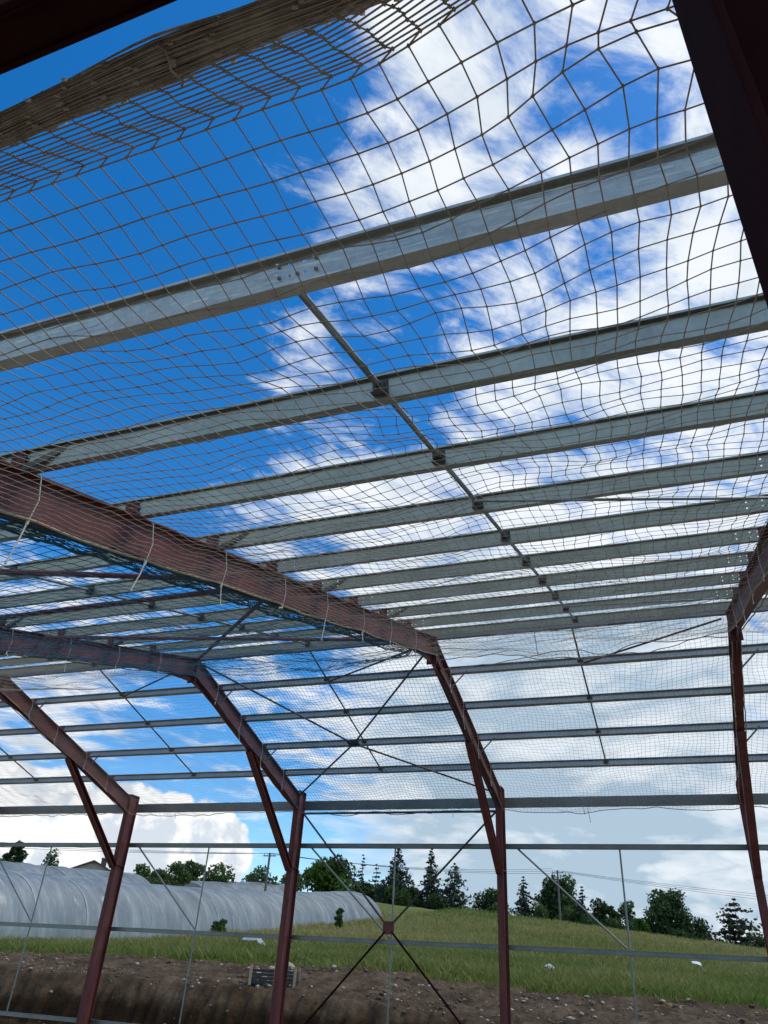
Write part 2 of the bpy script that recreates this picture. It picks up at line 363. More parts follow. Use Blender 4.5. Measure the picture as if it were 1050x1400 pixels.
# ---- sag rods on both slopes, ties at the ridge, wall rods
def rod(name, a, b_, r, mat, n=8, parent=shed):
    mb = MB(); mb.tube([L3(a), L3(b_)], r, n); return mb.build(name, mat, parent, smooth=False)
for k in range(5):
    xm = (FX[k] + FX[k + 1]) / 2 + .07
    pts = [(YR - .10, nearZ(YR - .10))] + near_pos
    for (y1, z1), (y0, z0) in zip(pts, pts[1:]):
        n_ = .07
        a = Vector((xm, y0, z0)) + es * -.078 + en * n_; b_ = Vector((xm, y1, z1)) + es * (-.0895 if y1 < 11.5 else -.05) + en * (n_ if y1 < 11.5 else .06)
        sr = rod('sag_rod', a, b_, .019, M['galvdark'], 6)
        mb = MB(); o = Vector(L3(b_))
        mb.obox(o, (1, 0, 0), es, en, (-.045, .045), (-.006, -.0005), (-.045, .045)); mb.obox(o, (1, 0, 0), es, en, (-.045, .045), (-.05, -.006), (-.045, -.039))
        mb.obox(o, (1, 0, 0), es, en, (-.03, .03), (-.045, -.006), (-.022, .022))
        mb.build('rod_bracket', M['bracket'], sr)
    xm -= .10
    ptf = [(YR + .10, farZ(YR + .10))] + far_pos
    for (y1, z1), (y0, z0) in zip(ptf, ptf[1:]):
        a = Vector((xm, y1, z1)) + fs_ * -.055 + fn * .07; b_ = Vector((xm, y0, z0)) + fs_ * -.065 + fn * .07
        sr = rod('sag_rod', a, b_, .016, M['black'], 6)
        mb = MB(); o = Vector(L3(b_)); mb.obox(o, (1, 0, 0), fs_, fn, (-.05, .05), (-.04, 0), (-.03, .03)); mb.build('rod_bracket', M['black'], sr)
    rod('ridge_tie', (FX[k + 1] - .16, YR + .12, 5.27), (xm + .06, far_pos[0][0] - .07, far_pos[0][1] + .03), .017, M['black'])
    # wall: one upright rod and one diagonal in every bay
    rod('wall_rod', (xm, YP1 + .05, 2.645), (xm, YP1 + .05, .80), .019, M['galvdark'])
    rod('wall_rod', (xm, YP1 + .05, .72), (xm - .01, YP1 + .05, -1.12), .019, M['galvdark'])
    rod('wall_rod', (FX[k] + .30, YP1 + .11, 2.66), (xm - .06, YP1 + .11, .84), .020, M['galvdark'])
# ---- wind bracing
def plate(c, w, h, tilt, mat):
    mb = MB(); n = Vector((0, math.sin(tilt), math.cos(tilt))); s = Vector((0, math.cos(tilt), -math.sin(tilt)))
    mb.obox(L3(c), (1, 0, 0), s, n, (-w / 2, w / 2), (-h / 2, h / 2), (-.006, .006)); return mb.build('brace_plate', mat, shed)
off = -.10
fz = lambda y: farZ(y) + off
cx = (-6.50, 15.12)
for x, y in ((-3.92, 12.25), (-8.72, 12.1), (-8.75, 17.2), (-3.9, 17.2)):
    d = Vector((cx[0] - x, cx[1] - y)); d.normalize()
    rod('brace_rod', (x, y, fz(y)), (cx[0] - d.x * .10, cx[1] - d.y * .10, fz(cx[1] - d.y * .10)), .021, M['black'])
plate((cx[0], cx[1], fz(cx[1])), .26, .24, AF, M['black'])
nz = lambda y: nearZ(y) - .06
for (xa, ya), (xb, yb) in (((-8.72, 2.52), (-3.92, 6.39)), ((-8.72, 6.58), (-3.92, 6.56)), ((-8.72, 8.12), (-3.92, 12.0)), ((-3.95, 6.68), (-8.75, 12.05))):
    rod('brace_rod', (xa, ya, nz(ya)), (xb, yb, nz(yb)), .03, M['red'])
for (xa, ya), (xb, yb) in (((-1.2, 4.82), (1.10, 5.87)), ((-1.2, 10.06), (1.10, 10.73))):
    rod('brace_rod', (xa, ya, nearZ(ya) - .025), (xb, yb, nearZ(yb) - .025), .012, M['galvdark'])
wc = (-6.37, 1.02)
for x, z in ((-8.74, 3.42), (-3.90, 3.42), (-8.74, -1.45), (-3.90, -1.45)):
    d = Vector((wc[0] - x, wc[1] - z)).normalized()
    rod('brace_rod', (x, YP1 - .12, z), (wc[0] - d.x * .1, YP1 - .12, wc[1] - d.y * .1), .022, M['black'] if z > 0 else M['redshade'])
mb = MB(); mb.box(wc[0] - .125, wc[0] + .125, YP1 - .135, YP1 - .105, wc[1] - .125 + EYE, wc[1] + .125 + EYE); mb.build('brace_plate', M['red'], shed)
rod('eave_strut', (-8.74, YP1 - .10, 3.40), (-3.9, YP1 - .10, 3.40), .028, M['black'])

# ---- near wall: eave beam and door post
mb = MB(); yb, zb = .52, 1.695 + EYE
mb.box(-19.0, .19, yb - .012, yb, zb, zb + .27); mb.box(-19.0, .19, yb - .10, yb - .012, zb + .012, zb + .024); mb.box(-19.0, .19, yb - .10, yb - .09, zb - .0, zb + .012)
mb.box(-19.0, .19, yb - .012, yb + .012, zb + .27, zb + .282); mb.box(-19.0, .19, yb - .115, yb - .1, zb, zb + .27)
mb.build('eave_beam', M['redshade'], shed, bevel=.003)
mb = MB()
x0, x1, y0, y1 = .20, .42, .62, .82
mb.box(x0, x0 + .014, y0, y1, 0, 2.2 + EYE); mb.box(x1 - .014, x1, y0, y1, 0, 2.2 + EYE); mb.box(x0 + .014, x1 - .014, .715, .727, 0, 2.2 + EYE)
dp = mb.build('door_post', M['redshade'], shed, bevel=.003)

# ------------------------------------------------------------------ safety nets
MESH = .080; MESHS = .100
NOFF = .355
LN = (YR - .82) / math.cos(AN); LF = (17.42 - YR) / math.cos(AF)
def path(s):
    """distance along the slope from the near eave -> y, z (under the rafters)"""
    s = np.asarray(s, float)
    y = np.where(s < LN, .82 + s * math.cos(AN), YR + (s - LN) * math.cos(AF))
    zn = ZR - TN * (YR - y); zf = ZR - TF * (y - YR)
    return y, np.minimum(zn, zf) - NOFF
def net_obj(root, X0, X1, s0, s1, mat, seed, sag=.13, top_scallop=0., end_scallop=.10, knot=None, gather=0, dense=0, r=.0020, knots_to=0, ropes=True):
    nu = int(round((X1 - X0) / MESH)); nv = int(round((s1 - s0) / MESHS))
    U, S = np.meshgrid(np.linspace(0, 1, nu + 1), np.linspace(s0, s1, nv + 1), indexing='ij')
    X = X0 + (X1 - X0) * U
    n1 = smooth_noise(0, [(1.6, .6), (3.5, .4)], seed); n2 = smooth_noise(0, [(2.0, .042), (5.0, .022), (14.0, .014), (27., .006)], seed + 1); n3 = smooth_noise(0, [(2.0, .042), (6.0, .020), (15.0, .013), (29., .006)], seed + 2)
    n4 = smooth_noise(0, [(2.2, .04), (6.0, .018), (16., .012)], seed + 3)
    env = np.clip(4 * U * (1 - U), 0, 1) ** .6
    if gather:                                            # slack bunched along the +X edge
        g = np.clip((U - (1 - gather * MESH / (X1 - X0))) / (gather * MESH / (X1 - X0)), 0, 1)
        gf = np.clip((LN - .3 - S) / .9, 0, 1); gf = gf * gf * (3 - 2 * gf)
        X = X * (1 - gf) + gf * np.where(g > 0, X1 - .12 * (1 - g) ** 1.4 - .01 * (1 - g), X1 - .13 - (X1 - X - gather * MESH) * (X1 - X0 - .13) / (X1 - X0 - gather * MESH))
        g = g * gf
        ux = np.clip((X - X0) / (X1 - X0), 0, 1); env = np.clip(4 * ux * (1 - ux), 0, 1) ** .6
    else: g = np.zeros_like(U)
    rmp = np.clip((S - s0) / .7, .06, 1) if dense else 1.0
    X = X + n2(X, S) * (.35 + .65 * env) * rmp; S2 = S + n3(X, S) * (.35 + .65 * env) * rmp
    if dense:
        q = np.clip((X + .55) / .75, 0, 1); S2 = S2 - .16 * q * q * (3 - 2 * q) * np.exp(-(S - s0) / 1.5)
    if knot is not None:
        kx, ks = knot
        w = np.exp(-((X - kx) / .30) ** 2) * np.exp(-((S2 - ks) / .13) ** 2); S2 = S2 * (1 - .85 * w) + ks * .85 * w
        w2 = np.exp(-((X - kx) / .6) ** 2) * np.exp(-((S2 - ks) / .35) ** 2); X = X + .03 * w2 * np.sin(S * 16 + X * 5)
    t0 = np.clip((S - s0) / .8, 0, 1); t1 = np.clip((s1 - S) / .8, 0, 1)
    # free edges droop between their ties
    S2 = S2 + (1 - t0) ** 2 * top_scallop * np.where(U < .5, np.clip(1 - 2 * U, 0, 1) ** .8, .35 * np.abs(np.sin(math.pi * U * 2)))
    S2 = S2 + (1 - t1) ** 2 * (-end_scallop) * np.abs(np.sin(math.pi * (U * 2 + .0)))
    Y, Z = path(S2)
    edge = (1 - env)
    Z = Z - sag * env * (.75 + .35 * n1(X, S)) * rmp - edge * .014 * np.abs(np.sin(math.pi * S / 1.166)) + n4(X, S) * (.3 + .7 * env) * rmp
    if gather:
        gn = smooth_noise(0, [(20., .5), (55., .5)], seed + 9)
        Z = Z - np.where(g > 0, -.02 * g + .045 * np.sin(math.pi * g ** .8) * (.8 + .5 * n1(X * 0, S)) + .016 * gn(U * 60, S) * np.sin(math.pi * g), 0); Y = Y + np.where(g > 0, .02 * gn(S, U * 60), 0); X = X + np.where(g > 0, .010 * gn(S * 1.3, U * 47), 0)
    P = np.stack([X, Y, Z + EYE], -1)
    if dense:
        rows = []
        for k in range(1, dense + 1):
            f = k / dense; q = P[:, 0].copy(); xx = X[:, 0]
            q[:, 0] = xx + .046 - .011 * (k - 1) + .014 * np.sin(xx * 2.3 + k * .25) + rng.normal(0, .003, len(xx))
            q[:, 1] = P[:, 0, 1] - .020 - .0112 * (k - 1) + .002 * np.sin(xx * 4 + k * .9) + rng.normal(0, .0008, len(xx))
            q[:, 2] = P[:, 0, 2] - .01 * f
            rows.append(q)
        P = np.concatenate([np.stack(rows[::-1], 1), P], 1)
    A = np.concatenate([P[:-1].reshape(-1, 3), P[:, :-1].reshape(-1, 3)]); B = np.concatenate([P[1:].reshape(-1, 3), P[:, 1:].reshape(-1, 3)])
    V, F = segs(A, B, r)
    npmesh('net_mesh', V, F, mat, root)
    if knots_to:
        K = P[:, :knots_to].reshape(-1, 3); V, F = octas(K, r * 3.0); npmesh('net_knots', V, F, mat, root)
    if ropes:
        for q in (P[0], P[-1]):
            mb = MB(); mb.tube([tuple(p) for p in q[dense::2]] , .010, 6); mb.build('border_rope', M['rope'] if mat is M['nettan'] else mat, root)
        q = P[:, -1]; mb = MB(); mb.tube([tuple(p) for p in q], .008, 6); mb.build('border_rope', M['rope'] if mat is M['nettan'] else mat, root)
        if top_scallop:
            q = P[:, 0]; mb = MB(); mb.tube([tuple(p) for p in q], .007, 6); mb.build('border_rope', M['rope'] if mat is M['nettan'] else mat, root)
    return P
G = 'safety nets hung under the roof'
LT = LN + LF
nA = empty('safety_net', (0, 0, 0), 'undyed tan net overhead in the nearest bay, its near edge rolled into a thick bundle', 'net', G)
net_obj(nA, FX[3] + .075, FX[4] - .075, 0, LN + .12, M['nettan'], 3, sag=.13, knot=(.2, .10), dense=12, knots_to=80, r=.0022)
nB = empty('safety_net', (0, 0, 0), 'pale net with a drooping upper edge under the far slope right of the apex brace', 'net', G)
net_obj(nB, FX[3] + .075, FX[4] - .075, LN - .02, LT, M['nettan'], 13, sag=.12, top_scallop=.42)
nC = empty('safety_net', (0, 0, 0), 'dark teal net in the braced bay, bunched along the red rafter', 'net', G)
net_obj(nC, FX[2] + .075, FX[3] - .0, 0, LT, M['netblue'], 23, sag=.14, gather=24, r=.003)
nD = empty('safety_net', (0, 0, 0), 'tan net in the bay left of the braced bay', 'net', G)
net_obj(nD, FX[1] + .075, FX[2] - .075, 4.5, LT, M['nettan'], 33, sag=.12)
nE = empty('safety_net', (0, 0, 0), 'tan net in the far left bay, above the leaning leftmost post', 'net', G)
net_obj(nE, FX[0] + .075, FX[1] - .075, 8.0, LT, M['nettan'], 43, sag=.12)
nF = empty('safety_net', (0, 0, 0), 'tan net at the right margin, beyond the rightmost post', 'net', G)
net_obj(nF, FX[4] + .075, FX[5] - .075, 5.0, LT, M['nettan'], 53, sag=.12)
# the rolled edge of the nearest net
A, B = [], []
xs = np.arange(FX[3] + .1, 1.1, .06)
for k in range(210):
    th = rng.uniform(0, 6.283); rr = math.sqrt(rng.uniform(0, 1)); ph = rng.uniform(0, 6.283, 4); fq = rng.uniform(1.0, 5.0, 2)
    a1 = rr * math.cos(th); a2 = rr * math.sin(th)
    wob = .12 * np.sin(xs * fq[0] + ph[0]) + .07 * np.sin(xs * fq[1] * 2 + ph[1])
    wid = .046 * (1 + .10 * np.sin(xs * 2.3 + .4) + .08 * np.sin(xs * 5.1) + .05 * np.sin(xs * 13 + ph[2] * .2)) * np.interp(xs, [-3, -1.6, -.9], [.66, .72, 1.0])
    y = .660 + np.interp(xs, [-3, -1.6, -.9], [.016, .014, 0]) + wid * (a1 + wob) + .008 * np.sin(xs * 1.7); z = 1.80 + EYE + wid * .75 * (a2 + .10 * np.sin(xs * fq[1] + ph[2])) - .012 * np.sin(xs * 2.1)
    P = np.stack([xs, y, z], -1)
    A.append(P[:-1]); B.append(P[1:])
V, F = segs(np.concatenate(A), np.concatenate(B), .0021); 
A, B = [], []
for x in np.arange(FX[3] + .15, 1.05, .105):             # knots of the rolled meshes, one row per mesh
    for k in range(16):
        th = random.uniform(0, 6.28); q = random.uniform(.80, 1.02); p = np.array([x + .03 * math.sin(th) + random.gauss(0, .006), .660 + .048 * q * math.cos(th), 1.80 + EYE + .036 * q * math.sin(th)])
        A.append(p - (.006, .002, 0)); B.append(p + (.006, .002, .001))
V2, F2 = segs(A, B, .0044, 4)
npmesh('rolled_edge', np.concatenate([V, V2]), np.concatenate([F, F2 + len(V)]), M['rollcord'], nA)
for x in np.arange(-3.4, 1.0, .62):
    x = x + random.uniform(-.15, .15); mb = MB(); k = .050 * random.uniform(1.0, 1.08); sl = random.uniform(-.05, .05)
    mb.tube([(x + sl * math.sin(t) + .006 * math.sin(5 * t), .660 + k * math.cos(t), 1.80 + EYE + k * .78 * math.sin(t)) for t in np.linspace(0, 6.283, 17)], .003, 5, False)
    mb.build('roll_tie', M['nettan'], nA)
# tie cords knotted round the rafters, with loose ends hanging down
def tie(root, x, y, z, drop, lean, side=1, slack=.015, r=.0055):
    mb = MB(); xx = x + side * .078
    top = z + .0; bot = z - DEP - .01
    mb.tube([(xx - side * .03, y - .03, top + .012 + EYE), (xx, y - .02, top + EYE), (xx + side * slack, y + .015, (top + bot) / 2 + EYE), (xx + side * .004, y, bot + EYE)], r * .8, 5)
    mb.tube([(xx, y, bot + EYE), (xx + side * .01, y + lean * .3, bot - drop * .4 + EYE), (xx + side * .02 + .01, y + lean, bot - drop + EYE)], r, 5)
    v = Vector((xx, y, bot + EYE)); mb.tube([v + Vector((0, 0, .018)), v - Vector((0, 0, .02))], [r * 2.2, r * 1.8], 6)
    e_ = Vector((xx + side * .02 + .01, y + lean, bot - drop + EYE)); mb.tube([e_ + Vector((0, 0, .008)), e_ - Vector((0, 0, .012))], r * 1.7, 6)
    mb.build('tie_cord', M['cord'], root)
drops = [.20, .32, .12, .30, .06, .20, .30, .34, .40]
for i, (y, z) in enumerate(near_pos):
    tie(nA, FX[3], y + .10 - .05 * (i % 2), nearZ(y), drops[i], random.uniform(-.12, .03))
    tie(nC, FX[2], y + .07, nearZ(y), random.uniform(.03, .18), random.uniform(-.05, .05), r=.0045)
    if i > 3: continue
    tie(nF, FX[4], y + .05, nearZ(y), random.uniform(.03, .2), .02, -1, r=.0045)
for i, (y, z) in enumerate(far_pos):
    for root, x in ((nB, FX[3]), (nC, FX[2]), (nD, FX[1]), (nB, FX[4])):
        tie(root, x, y - .25 + random.uniform(-.1, .1), farZ(y - .25) + .02, random.uniform(.03, .22), random.uniform(-.05, .05), 1 if x != FX[4] else -1, r=.0045)
for root, x, y, z, ln in ((nA, -1.78, 10.9, 4.78, .42), (nB, -2.0, 17.35, 3.5, .22), (nB, -1.9, 17.36, 3.42, .3), (nC, -6.4, 17.3, 3.45, .16), (nC, -4.9, 17.3, 3.45, .2), (nD, -12.3, 17.3, 3.45, .18)):
    mb = MB(); mb.tube([(x, y, z + EYE), (x + .02, y, z - ln * .5 + EYE), (x + .035, y + .01, z - ln + EYE)], .006, 5); mb.build('tie_cord', M['nettan'], root)

# ------------------------------------------------------------------ terrain
def lerp_tab(t, x):
    if x <= t[0][0]: return t[0][1]
    for (a, b), (c, d) in zip(t, t[1:]):
        if x <= c: return b + (d - b) * (x - a) / (c - a)
    return t[-1][1]
def sst(a, b, x):
    t = min(1, max(0, (x - a) / (b - a))); return t * t * (3 - 2 * t)
ZTOP = [(-26, -.22), (-15, -.22), (-11, -.25), (-7.6, -.36), (-5.8, -.51), (-4.1, -.63), (0, -.75), (8, -.8)]
ZG = [(-24, .09), (-18, .28), (-13.2, .25), (-9.2, .36), (-7, .16), (-4.9, .06), (-1.6, .06), (1.3, 0), (8, -.05)]
def terr(x, y):
    if y < 18.3: return -1.6
    zt = lerp_tab(ZTOP, x); zg = lerp_tab(ZG, x)
    if y < 19.5:
        t = (y - 18.3) / 1.2; return -1.6 + (zt + 1.6) * (.22 * t / .55 if t < .55 else .22 + .78 * min(1, (t - .55) / .36) ** .55)
    if y < 23.5: return zt + (zg - zt) * (y - 19.5) / 4
    yy = min(y, 95); xc = max(-70, min(60, x))
    h = zg + ((yy - 23.5) / 71.5) ** 1.2 * (5.4 - .09 * xc - zg)
    if y > 95: h -= .03 * (min(y, 250) - 95) * (1 - math.exp(-(y - 95) / 40))
    t = y - 22; c = .1 + .03 * t + .0007 * t * t if y < 100 else .1 + 2.34 + 4.26 + (y - 100) * .04
    if x < -32: c += .07 * min(25, -32 - x)
    w = 1 - sst(-31, -25.5, x); w *= sst(24, 30, y) * (1 - sst(88, 104, y))
    return h * (1 - w) + c * w
def grid_mesh(name, xs, ys, fn, mat):
    nx, ny = len(xs), len(ys); V = np.array([(x, y, fn(x, y)) for x in xs for y in ys])
    i, j = np.meshgrid(np.arange(nx - 1), np.arange(ny - 1), indexing='ij'); a = (i * ny + j).ravel()
    F = np.stack([a, a + ny, a + ny + 1, a + 1], 1)
    return npmesh(name, V, F, mat, smooth=True)
def soil_h(x, y):
    z = terr(x, y + .28 * mnoise.noise(Vector((x * .5, y * .3, 3.))) + .20 * mnoise.noise(Vector((x * 2.1, y, 1.))) + .12 * mnoise.noise(Vector((x * 6.1, y * 3, 4.))))
    r = mnoise.fractal(Vector((x * 1.7, y * 1.7, 0)), 1.0, 2.0, 4); r2 = mnoise.fractal(Vector((x * 6, y * 6, 5)), .8, 2.0, 3)
    r3 = mnoise.noise(Vector((x * 15, y * 15, 2)))
    return z + EYE + .075 * r + .048 * r2 + .022 * r3 - .02
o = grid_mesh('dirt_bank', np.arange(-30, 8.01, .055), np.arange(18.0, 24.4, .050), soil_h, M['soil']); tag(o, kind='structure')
def hill_h(x, y):
    z = terr(x, y) + EYE + .10 * mnoise.noise(Vector((x * .25, y * .25, 0))) + .05 * mnoise.noise(Vector((x * .9, y * .9, 2)))
    return z - (.09 if y < 24.2 else 0)
xs = np.concatenate([np.linspace(-700, -110, 12)[:-1], np.arange(-110, 60, 1.1), np.linspace(60, 700, 14)])
ys = np.concatenate([[22.9, 23.4, 23.8], np.arange(24.3, 110, 1.0), np.linspace(112, 260, 30), np.linspace(300, 1500, 10)])
o = grid_mesh('hillside', xs, ys, hill_h, M['meadow']); tag(o, kind='structure')
mb = MB()
mb.add([(-700, -700, -.02), (700, -700, -.02), (700, 18.35, -.02), (-700, 18.35, -.02)], [(0, 1, 2, 3)])
o = mb.build('ground', M['floor']); tag(o, kind='structure')
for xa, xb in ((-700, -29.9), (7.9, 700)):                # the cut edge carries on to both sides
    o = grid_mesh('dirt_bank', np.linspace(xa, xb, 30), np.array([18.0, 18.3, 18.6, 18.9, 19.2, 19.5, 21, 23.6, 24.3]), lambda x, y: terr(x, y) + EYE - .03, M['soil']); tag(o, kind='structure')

# grass (uncountable)
def gpoints(n, r0, r1, p, a0=-50, a1=9):
    u = rng.uniform(0, 1, n); r = (r0 ** p + u * (r1 ** p - r0 ** p)) ** (1 / p); a = np.radians(rng.uniform(a0, a1, n))
    return r * np.sin(a), r * np.cos(a), r
def grass(name, n, r0, r1, p, hmin, hmax, mat, ylim, dens, wk=1.0, lean=.42):
    x, y, r = gpoints(n, r0, r1, p)
    V = []; T = []
    for X, Y, Rr in zip(x, y, r):
        e = ylim + .7 * mnoise.noise(Vector((X * .45, 7, 0))) + .45 * mnoise.noise(Vector((X * 1.9, 2, 0)))
        if Y < e or Y > 96: continue
        if -41 < X < -31.6 and 24 < Y < 87: continue
        q = mnoise.noise(Vector((X * .32, Y * .32, 1))); q2 = mnoise.noise(Vector((X * .06, Y * .05, 9)))
        if random.random() > dens + .5 * q: continue
        z = hill_h(X, Y) - .03; h = random.uniform(hmin, hmax) * (1 + .55 * q); w = wk * random.uniform(.007, .016) * max(1, Rr / 32)
        th = random.uniform(0, math.pi); lx, ly = random.gauss(0, lean) * h, random.gauss(0, lean) * h
        cx_, sy_ = math.cos(th) * w, math.sin(th) * w
        V += [(X - cx_, Y - sy_, z), (X + cx_, Y + sy_, z), (X + cx_ * .6 + lx * .4, Y + sy_ * .6 + ly * .4, z + h * .6), (X + lx, Y + ly, z + h)]
        far = min(1, max(0, (Y - 25) / 30))
        T.append(min(1, max(0, .18 + .38 * far + .5 * q2 + .3 * q + random.gauss(0, .22))))
    V = np.array(V); F = np.arange(len(V)).reshape(-1, 4)
    return tag(npmesh(name, V, F, mat, tone=np.array(T)), kind='stuff')
grass('meadow_grass', 190000, 24, 102, 1.15, .16, .40, M['grass'], 23.6, .8)
grass('verge_grass', 100000, 23, 40, 1.0, .10, .34, M['grassgreen'], 23.4, .62)

M['straw'] = leafmat('dry_seed_stalks', (.20, .17, .06), (.44, .37, .19), .3)
grass('dry_stalks', 60000, 24, 90, 1.1, .24, .50, M['straw'], 24.0, .16, .6, .16)
grass('bank_weeds', 9000, 21.5, 27, 1.0, .08, .26, M['grassgreen'], 22.3, .10)
# loose stones (uncountable) on the bank
def stones(name, n, mat, smin, smax):
    ico = [(0, 0, 1), (.9, 0, .35), (.28, .85, .4), (-.72, .52, .38), (-.7, -.55, .35), (.3, -.85, .4), (.7, .5, -.5), (-.3, .8, -.5), (-.9, 0, -.45), (-.25, -.85, -.5), (.7, -.5, -.45), (0, 0, -.9)]
    fcs = [(0, 1, 2), (0, 2, 3), (0, 3, 4), (0, 4, 5), (0, 5, 1), (1, 6, 2), (2, 7, 3), (3, 8, 4), (4, 9, 5), (5, 10, 1), (6, 7, 2), (7, 8, 3), (8, 9, 4), (9, 10, 5), (10, 6, 1), (11, 7, 6), (11, 8, 7), (11, 9, 8), (11, 10, 9), (11, 6, 10)]
    V = []; F = []
    for _ in range(n):
        x = random.uniform(-29, 7); y = 18.3 + 5.6 * random.random() ** 1.2
        if y > 23.2 and random.random() < .6: continue
        if y < 19.3 and random.random() < .7: continue
        if mnoise.noise(Vector((x * .4, y * .4, 8))) < -.15 and random.random() < .7: continue
        s = smin * (smax / smin) ** (random.random() ** 3.6); z = soil_h(x, y) + s * .2; o = len(V)
        sx, sy, sz = s * random.uniform(.8, 1.7), s * random.uniform(.7, 1.2), s * random.uniform(.45, .8); th = random.uniform(0, 6.28)
        for p in ico:
            k = random.uniform(.8, 1.15); a, b_ = p[0] * sx * k, p[1] * sy * k
            V.append((x + a * math.cos(th) - b_ * math.sin(th), y + a * math.sin(th) + b_ * math.cos(th), z + p[2] * sz * k))
        F += [tuple(i + o for i in f) for f in fcs]
    return tag(npmesh(name, np.array(V), np.array(F), mat), kind='stuff')
stones('loose_stones', 3400, M['stone'], .010, .07)
M['clod'] = simple('earth_clods', (.085, .06, .037), (.17, .122, .078), 6, .95)
stones('earth_clods', 3200, M['clod'], .02, .085)

# ------------------------------------------------------------------ polytunnels
def tunnel(name, label, xc, ya, yb_, hw, ht, seed, sagg=.035, end=True, group='polytunnels on the slope'):
    z0 = terr(xc + hw, ya) + EYE; root = empty(name, (xc, ya, z0), label, 'polytunnel', group)
    ys = np.arange(ya, yb_ + .01, .125); na = 44; V = []
    for y in ys:
        zb_ = lerp_z(xc, hw, y) + EYE - .15
        ph = ((y - ya) % 2.0) / 2.0; dip = 1 - abs(2 * ph - 1) ** 2 * 1.0
        for k in range(na + 1):
            t = math.pi * k / na; c, s = math.cos(t), math.sin(t)
            nz_ = mnoise.fractal(Vector((y * .55 + seed, t * 1.3, 1)), .9, 2.0, 4); nw = mnoise.noise(Vector((y * 3.1 + 4 * t + seed, t * 1.2, 5)))
            rd = 1 - abs(mnoise.noise(Vector((y * 1.1 + .9 * t + seed, t * .45, 2)))); f = 1 - sagg * dip * (.4 + .6 * s) + .011 * nz_ + .005 * nw + .026 * max(0, rd - .62) / .38
            V.append((hw * np.sign(c) * abs(c) ** .80 * f, y - ya, (zb_ - z0) + (ht + .15) * s ** .86 * f if s > 1e-6 else zb_ - z0))
    n = na + 1; i, j = np.meshgrid(np.arange(len(ys) - 1), np.arange(na), indexing='ij'); a = (i * n + j).ravel()
    F = np.stack([a, a + 1, a + n + 1, a + n], 1)
    npmesh('tunnel_cover', np.array(V), F, M['film'], root, smooth=True)
    for y in np.arange(ya, yb_ + .1, 2.0):
        zb_ = lerp_z(xc, hw, y) + EYE - .15; mb = MB()
        mb.tube([(hw * 1.0 * np.sign(math.cos(t)) * abs(math.cos(t)) ** .80 * 1.004, y - ya, zb_ - z0 + (ht + .15) * max(0, math.sin(t)) ** .86 * 1.004) for t in np.linspace(0, math.pi, 25)], .03, 6)
        mb.build('hoop', M['hoop'], root)
    if end:
        for y in (ya + .02, yb_ - .02):
            zb_ = lerp_z(xc, hw, y) + EYE - .15
            pl = [(hw * np.sign(math.cos(t)) * abs(math.cos(t)) ** .80 * .985, zb_ - z0 + (ht + .15) * max(0, math.sin(t)) ** .86 * .985) for t in np.linspace(0, math.pi, 25)]
            mb = MB(); k = len(pl)
            mb.add([(p[0], y - ya, p[1]) for p in pl] + [(p[0], y - ya + .02, p[1]) for p in pl], [tuple(range(k)), tuple(range(k, 2 * k))[::-1]] + [(q, (q + 1) % k, k + (q + 1) % k, k + q) for q in range(k)])
            mb.build('end_panel', M['film'], root)
    return root
def lerp_z(xc, hw, y): return .5 * (terr(xc + hw, y) + terr(xc, y))
tunnel('polytunnel', 'long milky plastic polytunnel in front, running up the slope behind the posts', -36.0, 25, 86, 4.0, 3.35, 0)
tunnel('polytunnel', 'sagging plastic polytunnel behind the long front one, below the house roof', -47.0, 28, 60, 4.4, 3.75, 30, .08)
tunnel('polytunnel', 'short scrap of polytunnel roof showing between the bushes', -47.5, 70, 88, 4.0, 3.3, 60)

